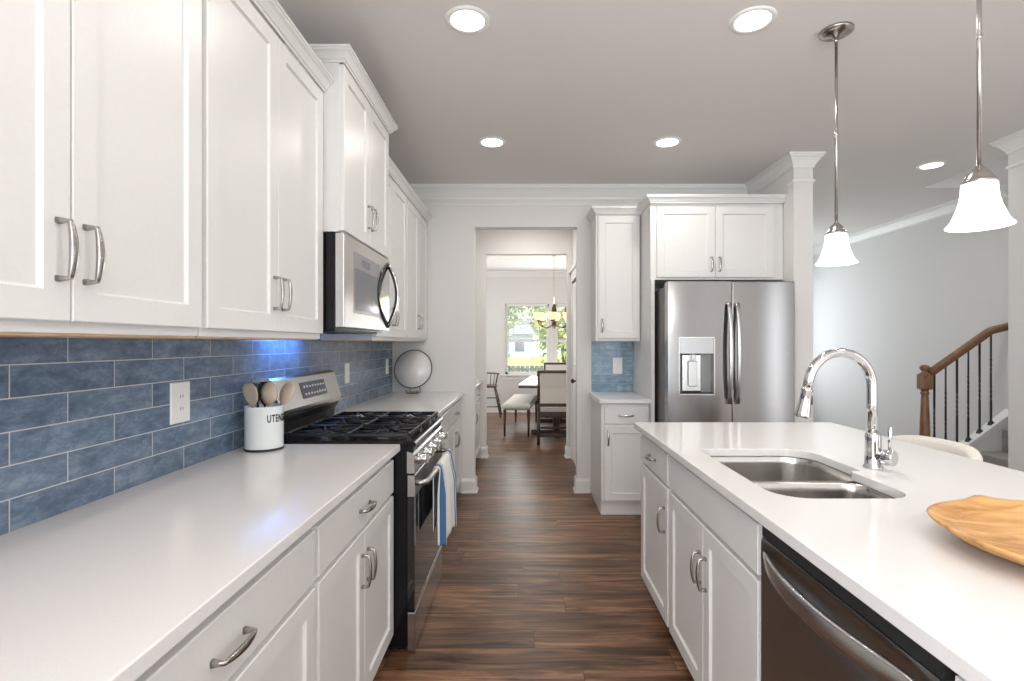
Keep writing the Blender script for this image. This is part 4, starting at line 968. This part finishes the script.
# ------------------------------------------------------------------ lamps
def downlight(x, y, label, power=5.5):
    r = thing('recessed_light', (x, y, CZ - 0.0005), label, 'ceiling light', 'recessed ceiling lights')
    obj('trim_ring', MB().lathe([(0.074, -0.004), (0.078, -0.007), (0.094, -0.006), (0.098, 0.0)], (x, y, CZ - 0.0005), seg=40), 'plastic', r)
    obj('lens', MB().lathe([(0.0, -0.0045), (0.0745, -0.0045), (0.0745, -0.0005), (0, -0.0005)], (x, y, CZ - 0.0005), seg=40), 'lens', r)
    area('lamp_light', (0, 0, -0.012), (0, 0, 0), 0.14, 0.14, power, (1.0, 0.94, 0.87), 'DISK', parent=r)
    return r
downlight(-0.245, 2.260, 'round recessed light at top left of the ceiling, nearer of the left pair', 3.2)
downlight(-0.222, 3.630, 'round recessed light near the back wall, farther of the left pair', 3.5)
downlight(1.005, 2.260, 'round recessed light at top right, just left of the near pendant canopy')
downlight(1.013, 3.630, 'round recessed light in front of the refrigerator cabinet')
downlight(3.25, 4.10, 'round recessed light at the right toward the stairs')
downlight(0.05, 5.40, 'added fill light in the passage ceiling, unseen above the opening', 9)  # unseen lamp added to brighten the passage
downlight(-0.245, 0.85, 'round recessed light over the left counter, just out of frame', 3.2)
downlight(1.005, 0.85, 'round recessed light over the near island, just out of frame', 2.0)
def pendant(x, y, label):
    r = thing('pendant_light', (x, y, CZ), label, 'pendant light', 'glass pendant lights over the island')
    obj('canopy', MB().lathe([(0, -0.034), (0.014, -0.034), (0.020, -0.026), (0.050, -0.020), (0.068, -0.010), (0.071, -0.0005), (0, -0.0005)], (x, y, CZ), seg=36), 'nickel', r)
    zs = 1.712
    obj('rod', MB().tube([(x, y, zs + 0.185), (x, y, CZ - 0.03)], 0.0065, 12).lathe([(0.0065, -0.006), (0.0085, -0.004), (0.0085, 0.004), (0.0065, 0.006)], (x, y, 2.30), seg=14).lathe([(0.0065, -0.006), (0.0085, -0.004), (0.0085, 0.004), (0.0065, 0.006)], (x, y, CZ - 0.045), seg=14), 'nickel', r)
    obj('socket_cap', MB().lathe([(0.0, 0.050), (0.009, 0.050), (0.012, 0.044), (0.019, 0.038), (0.029, 0.026), (0.037, 0.012), (0.040, 0.004), (0.045, 0.002), (0.045, -0.004), (0, -0.004)], (x, y, zs + 0.138), seg=32), 'nickel', r)
    obj('shade', MB().lathe([(0.030, 0.142), (0.042, 0.138), (0.0455, 0.128), (0.0465, 0.108), (0.0495, 0.085), (0.0555, 0.062), (0.0635, 0.040), (0.0690, 0.026), (0.0750, 0.014), (0.0850, 0.003), (0.0845, 0.0), (0.080, 0.002), (0.071, 0.014), (0.065, 0.027), (0.0595, 0.040), (0.0515, 0.062), (0.0455, 0.085), (0.0425, 0.108), (0.041, 0.130), (0.030, 0.136)], (x, y, zs), seg=48), 'shade', r)
    obj('bulb', MB().lathe([(0, 0.03), (0.018, 0.035), (0.027, 0.05), (0.026, 0.068), (0.014, 0.09), (0.012, 0.115), (0, 0.116)], (x, y, zs), seg=20), 'lens', r)
    L = bpy.data.lights.new('bulb_light', 'POINT'); L.energy = 2.5; L.color = (1, 0.94, 0.87); L.shadow_soft_size = 0.03
    lo = bpy.data.objects.new('bulb_light', L); COL.objects.link(lo); lo.parent = r; lo.location = (0, 0, zs - 0.03 - CZ)
    return r
pendant(1.421, 2.34, 'white bell-glass pendant farther away, its whole rod and canopy visible')
pendant(1.413, 1.597, 'white bell-glass pendant nearer the viewer, canopy out of frame')

# ------------------------------------------------------------------ stairs on the right
YS = 4.60
sp = thing('staircase', (4.2, 4.15, 0), 'grey carpeted staircase rising to the right behind the pillar', 'staircase')
for k_ in range(1, 13):
    x = 3.70 + (k_ - 1) * 0.27
    if x > 7.0: break
    mb = MB(); mb.box(x - 0.02, x + 0.27, 3.705, YS - 0.055, 0.2 * k_ - 0.20 if k_ > 0 else 0, 0.2 * k_, 0.012, 2)
    obj('carpeted_step', mb, 'carpet', sp)
mb = MB(); mb.prism([(3.50, 0.0), (7.1, 0.0), (7.1, 0.485 + 0.73 * (7.1 - 3.98)), (3.60, 0.485 + 0.73 * (3.60 - 3.98)), (3.50, 0.135)], 'Y', YS - 0.053, YS - 0.002)
mb.prism([(3.52, 0.152), (4.325, 0.737), (4.325, 0.765), (3.52, 0.178)], 'Y', YS - 0.075, YS + 0.02)
obj('stringer', mb, 'trim', sp)
rl = thing('stair_railing', (3.6, YS - 0.03, 0), 'oak handrail with turned newel post and black iron balusters', 'railing')
yr = YS - 0.028
nx = 3.562
mb = MB(); s = 0.042
mb.box(nx - s, nx + s, yr - s, yr + s, 0, 0.34, 0.003)
mb.lathe([(0.040, 0.34), (0.044, 0.36), (0.030, 0.38), (0.042, 0.42), (0.040, 0.55), (0.030, 0.86), (0.026, 0.89), (0.034, 0.905), (0.034, 0.915), (0.028, 0.925), (0.030, 0.935), (0.041, 0.945)], (nx, yr, 0), seg=24)
mb.box(nx - s, nx + s, yr - s, yr + s, 0.945, 1.075, 0.004)
mb.lathe([(0.046, 1.075), (0.046, 1.085), (0.026, 1.092), (0.022, 1.105), (0.036, 1.118), (0.042, 1.135), (0.034, 1.152), (0.012, 1.160), (0, 1.161)], (nx, yr, 0), seg=24)
obj('newel_post', mb, 'oak', rl)
slope = 0.70
rx1 = 4.130; rz = lambda x: 1.085 + slope * (x - 3.605)
P = [(nx + s, yr, rz(nx + s)), (3.9, yr, rz(3.9)), (rx1 - 0.015, yr, rz(rx1 - 0.015)), (rx1 + 0.02, yr, rz(rx1) + 0.012), (4.30, yr, rz(rx1) + 0.050), (4.329, yr, rz(rx1) + 0.062)]
obj('handrail', MB().tube(P, 1, 16, up=(0, 1, 0), sq=(0.030, 0.032)), 'oak', rl)
for i in range(7):
    x = 3.647 + i * 0.1005
    if x > 4.20: break
    zb = 0.485 + 0.73 * (x - 3.98) + 0.02; zt_ = (rz(x) if x < rx1 else rz(rx1) + 0.03) - 0.02
    n_ = 40; mb = MB(); P = [(x, yr, zb + (zt_ - zb) * j / n_) for j in range(n_ + 1)]
    # square bar, twisted in the middle third
    tw = []; a = 0
    rings = []
    for j in range(n_ + 1):
        u = j / n_
        if (0.25 < u < 0.45) or (0.55 < u < 0.75) if i % 2 else (0.35 < u < 0.65): a += 0.75
        rings.append([(x + 0.0088 * math.cos(a + PI / 4 + q * PI / 2), yr + 0.0088 * math.sin(a + PI / 4 + q * PI / 2), zb + (zt_ - zb) * u) for q in range(4)])
    mb.loft(rings, True, True, smooth=False)
    ba = obj('baluster', mb, 'blackm', rl)
    mb = MB(); mb.loft([[(x + a_ * q, yr + b_ * q, z + 0.73 * a_ * q * (1 if z < zb + 0.01 else 0)) for a_, b_ in ((-1, -1), (1, -1), (1, 1), (-1, 1))] for q, z in ((0.019, zb - 0.012), (0.019, zb + 0.008), (0.012, zb + 0.026), (0.0095, zb + 0.034))], True, True, False)
    obj('shoe', mb, 'blackm', ba)

# ------------------------------------------------------------------ dining room
tb = thing('dining_table', (0, 0, 0), 'white-topped dining table with dark wood edge and pedestal by the window', 'table')
obj('tabletop', MB().box(0, 1.05, 0, 1.95, 0.745, 0.765, 0.004), 'tabletop', tb)
obj('edge_band', MB().box(0.004, 1.046, 0.004, 1.946, 0.715, 0.7445, 0.004), 'darkwood', tb)
for y in (0.40, 1.55):
    obj('pedestal', MB().lathe([(0.05, 0.06), (0.06, 0.10), (0.045, 0.16), (0.07, 0.30), (0.08, 0.40), (0.05, 0.52), (0.045, 0.60), (0.08, 0.70), (0.10, 0.714)], (0.525, y, 0), seg=20).box(0.15, 0.90, y - 0.04, y + 0.04, 0, 0.065, 0.01), 'darkwood', tb)
obj('stretcher_beam', MB().box(0.495, 0.555, 0.40, 1.55, 0.18, 0.26, 0.005), 'darkwood', tb)
tb.location = (-0.075, 7.32, 0); tb.rotation_euler = (0, 0, math.radians(-6))
def dchair():
    r = thing('dining_chair', (0, 0, 0), 'dark wood dining chair with cream upholstered back turned to the viewer', 'chair', 'upholstered chairs at the dining table')
    # faces +Y, back at y=0
    for sx in (-1, 1):
        obj('leg', MB().tube([(sx * 0.265, -0.06, 0), (sx * 0.262, 0.0, 0.25), (sx * 0.260, 0.02, 0.46)], 1, 8, up=(1, 0, 0), sq=(0.021, 0.021)), 'darkwood', r)
        obj('leg', MB().tube([(sx * 0.25, 0.48, 0), (sx * 0.25, 0.47, 0.40)], 1, 8, up=(1, 0, 0), sq=[(0.017, 0.017), (0.024, 0.024)]), 'darkwood', r)
    f = MB()
    for sx in (-1, 1): f.tube([(sx * 0.260, 0.02, 0.44), (sx * 0.262, 0.0, 0.72), (sx * 0.265, -0.055, 0.985)], 1, 8, up=(1, 0, 0), sq=(0.019, 0.019))
    f.box(-0.275, 0.275, -0.075, -0.035, 0.955, 0.995, 0.006).box(-0.265, 0.265, -0.015, 0.025, 0.50, 0.545, 0.004)
    f.box(-0.26, 0.26, 0.0, 0.04, 0.38, 0.43, 0.004)
    obj('back_frame', f, 'darkwood', r)
    b = MB(); b.loft([[(-0.243, y0 - 0.012, z), (0.243, y0 - 0.012, z), (0.243, y0 + 0.035, z), (-0.243, y0 + 0.035, z)] for z, y0 in ((0.546, 0.0), (0.75, -0.010), (0.954, -0.050))], True, True, False)
    obj('backrest', b, 'linen', r)
    obj('seat', padded(rrect(-0.27, 0.27, 0.035, 0.52, (0.03, 0.03, 0.05, 0.05), 4), 0.40, 0.485, 0.02), 'linen', r)
    obj('seat_rail', MB().box(-0.26, 0.26, 0.045, 0.50, 0.345, 0.3995, 0.003), 'darkwood', r)
    obj('stretcher', MB().box(-0.255, 0.255, -0.045, -0.015, 0.10, 0.14).box(-0.255, -0.235, -0.02, 0.47, 0.16, 0.20).box(0.235, 0.255, -0.02, 0.47, 0.16, 0.20).box(-0.24, 0.24, 0.22, 0.25, 0.165, 0.195), 'darkwood', r)
    return r
c1 = dchair(); c1.location = (0.465, 6.92, 0)
c2 = dup(c1, (0.66, 9.62, 0), PI, 'dark wood dining chair with cream back at the window end of the table')
bn = thing('upholstered_bench', (-0.10, 7.43, 0), 'cream upholstered bench with dark tapered legs beside the dining table', 'bench')
obj('seat', padded(rrect(-0.31, 0.10, 7.43, 8.87, (0.03, 0.03, 0.03, 0.03), 4), 0.385, 0.485, 0.03), 'linen', bn)
for sx in (-0.28, 0.07):
    for sy in (7.47, 8.83): obj('leg', MB().tube([(sx, sy, 0), (sx, sy, 0.386)], 1, 8, up=(1, 0, 0), sq=[(0.013, 0.013), (0.024, 0.024)]), 'darkwood', bn)
bn.rotation_euler = (0, 0, math.radians(-6))
# spindle armchair at the left
wc = thing('spindle_chair', (-0.70, 9.55, 0), 'dark spindle-back high chair standing left of the dining window', 'chair')
obj('seat', padded(rrect(-0.92, -0.48, 9.34, 9.76, (0.06, 0.06, 0.12, 0.12)), 0.545, 0.58, 0.012), 'darkwood', wc)
for sx in (-1, 1):
    for sy in (-1, 1):
        obj('leg', MB().tube([(-0.70 + sx * 0.285, 9.55 + sy * 0.22, 0), (-0.70 + sx * 0.23, 9.55 + sy * 0.17, 0.28), (-0.70 + sx * 0.17, 9.55 + sy * 0.13, 0.55)], [0.012, 0.018, 0.013], 10), 'darkwood', wc)
obj('stretcher', MB().tube([(-0.945, 9.36, 0.20), (-0.455, 9.36, 0.20)], 0.010, 8).tube([(-0.91, 9.375, 0.36), (-0.49, 9.375, 0.36)], 0.010, 8).tube([(-0.455, 9.36, 0.24), (-0.455, 9.74, 0.24)], 0.010, 8).tube([(-0.945, 9.36, 0.24), (-0.945, 9.74, 0.24)], 0.010, 8), 'darkwood', wc)
P = [(-0.70 + 0.235 * math.cos(a), 9.52 + 0.235 * math.sin(a), 0.79) for a in [PI * (-0.06) + i * PI * 1.12 / 20 for i in range(21)]]
obj('arm_rail', MB().tube(P, 1, 8, up=(0, 0, 1), sq=(0.012, 0.020)), 'darkwood', wc)
for i in range(9):
    a = PI * i / 8; obj('spindle', MB().tube([(-0.70 + 0.19 * math.cos(a), 9.55 + 0.17 * math.sin(a), 0.575), (-0.70 + 0.232 * math.cos(a), 9.52 + 0.232 * math.sin(a), 0.785)], 0.007, 6), 'darkwood', wc)
# chandelier
hx_, hy_ = 0.486, 8.2
ch = thing('chandelier', (hx_, hy_, CZ), 'bronze chandelier with glowing amber cup shades over the dining table', 'chandelier')
obj('canopy', MB().lathe([(0, -0.03), (0.02, -0.028), (0.06, -0.006), (0.06, -0.0005), (0, -0.0005)], (hx_, hy_, CZ), seg=24), 'bronze', ch)
obj('chain', MB().tube([(hx_, hy_, 1.98), (hx_, hy_, CZ - 0.028)], 0.003, 8), 'nickel', ch)
obj('column', MB().lathe([(0, 1.585), (0.012, 1.59), (0.022, 1.61), (0.012, 1.63), (0.030, 1.66), (0.018, 1.70), (0.016, 1.78), (0.036, 1.82), (0.044, 1.87), (0.030, 1.93), (0.012, 1.97), (0, 1.985)], (hx_, hy_, 0), seg=20), 'bronze', ch)
for i in range(6):
    a = math.radians(20) + i * PI / 3; ca, sa = math.cos(a), math.sin(a)
    P = [(hx_ + q * ca, hy_ + q * sa, z) for q, z in ((0.02, 1.665), (0.07, 1.615), (0.14, 1.595), (0.21, 1.62), (0.26, 1.67), (0.265, 1.70))]
    ar = obj('arm', MB().tube(P, 0.008, 8).lathe([(0, 0), (0.03, 0.004), (0.018, 0.014), (0.018, 0.03), (0, 0.03)], (hx_ + 0.265 * ca, hy_ + 0.265 * sa, 1.695), seg=14), 'bronze', ch)
    obj('cup_shade', MB().lathe([(0.015, 0), (0.045, 0.010), (0.064, 0.035), (0.070, 0.070), (0.078, 0.110), (0.074, 0.110), (0.063, 0.070), (0.056, 0.036), (0.038, 0.016), (0, 0.008)], (hx_ + 0.265 * ca, hy_ + 0.265 * sa, 1.722), seg=20), 'amber', ar)
L = bpy.data.lights.new('chandelier_light', 'POINT'); L.energy = 10; L.color = (1, 0.8, 0.55); L.shadow_soft_size = 0.1
lo = bpy.data.objects.new('chandelier_light', L); COL.objects.link(lo); lo.parent = ch; lo.location = (0, 0, -0.82)

# ------------------------------------------------------------------ outdoors behind the dining window
struct('ground', MB().box(-40, 40, 10.4, 80, -0.45, -0.35), 'grass')
def tree(x, y, h, r, m, label, seed, zc=None, hh=None):
    random.seed(seed)
    t = thing('tree', (x, y, -0.35), label, 'tree', 'trees beyond the dining window')
    obj('trunk', MB().tube([(x, y, -0.36), (x + 0.1, y, h * 0.4), (x, y + 0.1, h * 0.75)], [0.16, 0.12, 0.06], 10), 'bark', t)
    mb = MB()
    for i in range(2600):
        a = random.uniform(0, 2 * PI); b = math.acos(random.uniform(-1, 1)); q = r * random.uniform(0.35, 1.0) ** 0.5 * (1 + 0.2 * math.sin(3 * a + seed) * math.sin(4 * b))
        c0 = Vector((x + q * math.sin(b) * math.cos(a), y + q * math.sin(b) * math.sin(a), (zc or h * 0.58) + q * math.cos(b) * (hh or h * 0.5) / r))
        s = random.uniform(0.09, 0.20); u = Vector((random.gauss(0, 1), random.gauss(0, 1), random.gauss(0, 1))).normalized(); v = u.orthogonal().normalized()
        mb.quad([c0 - u * s, c0 - v * s * 0.5, c0 + u * s, c0 + v * s * 0.5])
    obj('foliage', mb, m, t)
tree(1.5, 18.5, 6.0, 1.5, 'leafy', 'light green leafy tree right behind the chandelier through the window', 1)
tree(-1.35, 24, 7.5, 2.0, 'leaf', 'tree with high crown at the left half of the dining window', 8, 4.3, 2.5)
tree(-2.5, 46, 12.0, 3.6, 'leaf', 'big darker tree rising behind the neighbouring house', 2)
tree(3.9, 29, 8.5, 2.2, 'leafy', 'yellow-green tree at the right side of the dining window', 3)
tree(6.6, 47, 12, 3.8, 'leaf', 'tall dark tree farthest behind the dining window', 4)
hs = thing('neighbour_house', (-3.0, 62, -0.35), 'pale grey-blue neighbouring house seen through the dining window', 'house')
obj('wall', MB().box(-9.0, 1.2, 62, 68, -0.35, 2.6), 'siding', hs)
obj('roof', MB().prism([(61.5, 2.5), (65, 4.6), (68.5, 2.5)], 'X', -9.4, 1.5), 'roof', hs)
for x in (-5.5, -3.4, -1.0): obj('window', MB().box(x, x + 1.1, 61.96, 62.0, 0.4, 1.9), 'glassblack', hs)
fe = thing('picket_fence', (0, 21, -0.35), 'white board fence across the yard outside the window', 'fence')
mb = MB()
for i in range(64): mb.box(-6 + i * 0.19, -6 + i * 0.19 + 0.16, 21, 21.03, -0.35, 0.45)
obj('fence_boards', mb, 'fence', fe)
obj('fence_rail', MB().box(-6, 6.1, 21.031, 21.09, 0.25, 0.35).box(-6, 6.1, 21.031, 21.09, -0.1, 0.0), 'fence', fe)
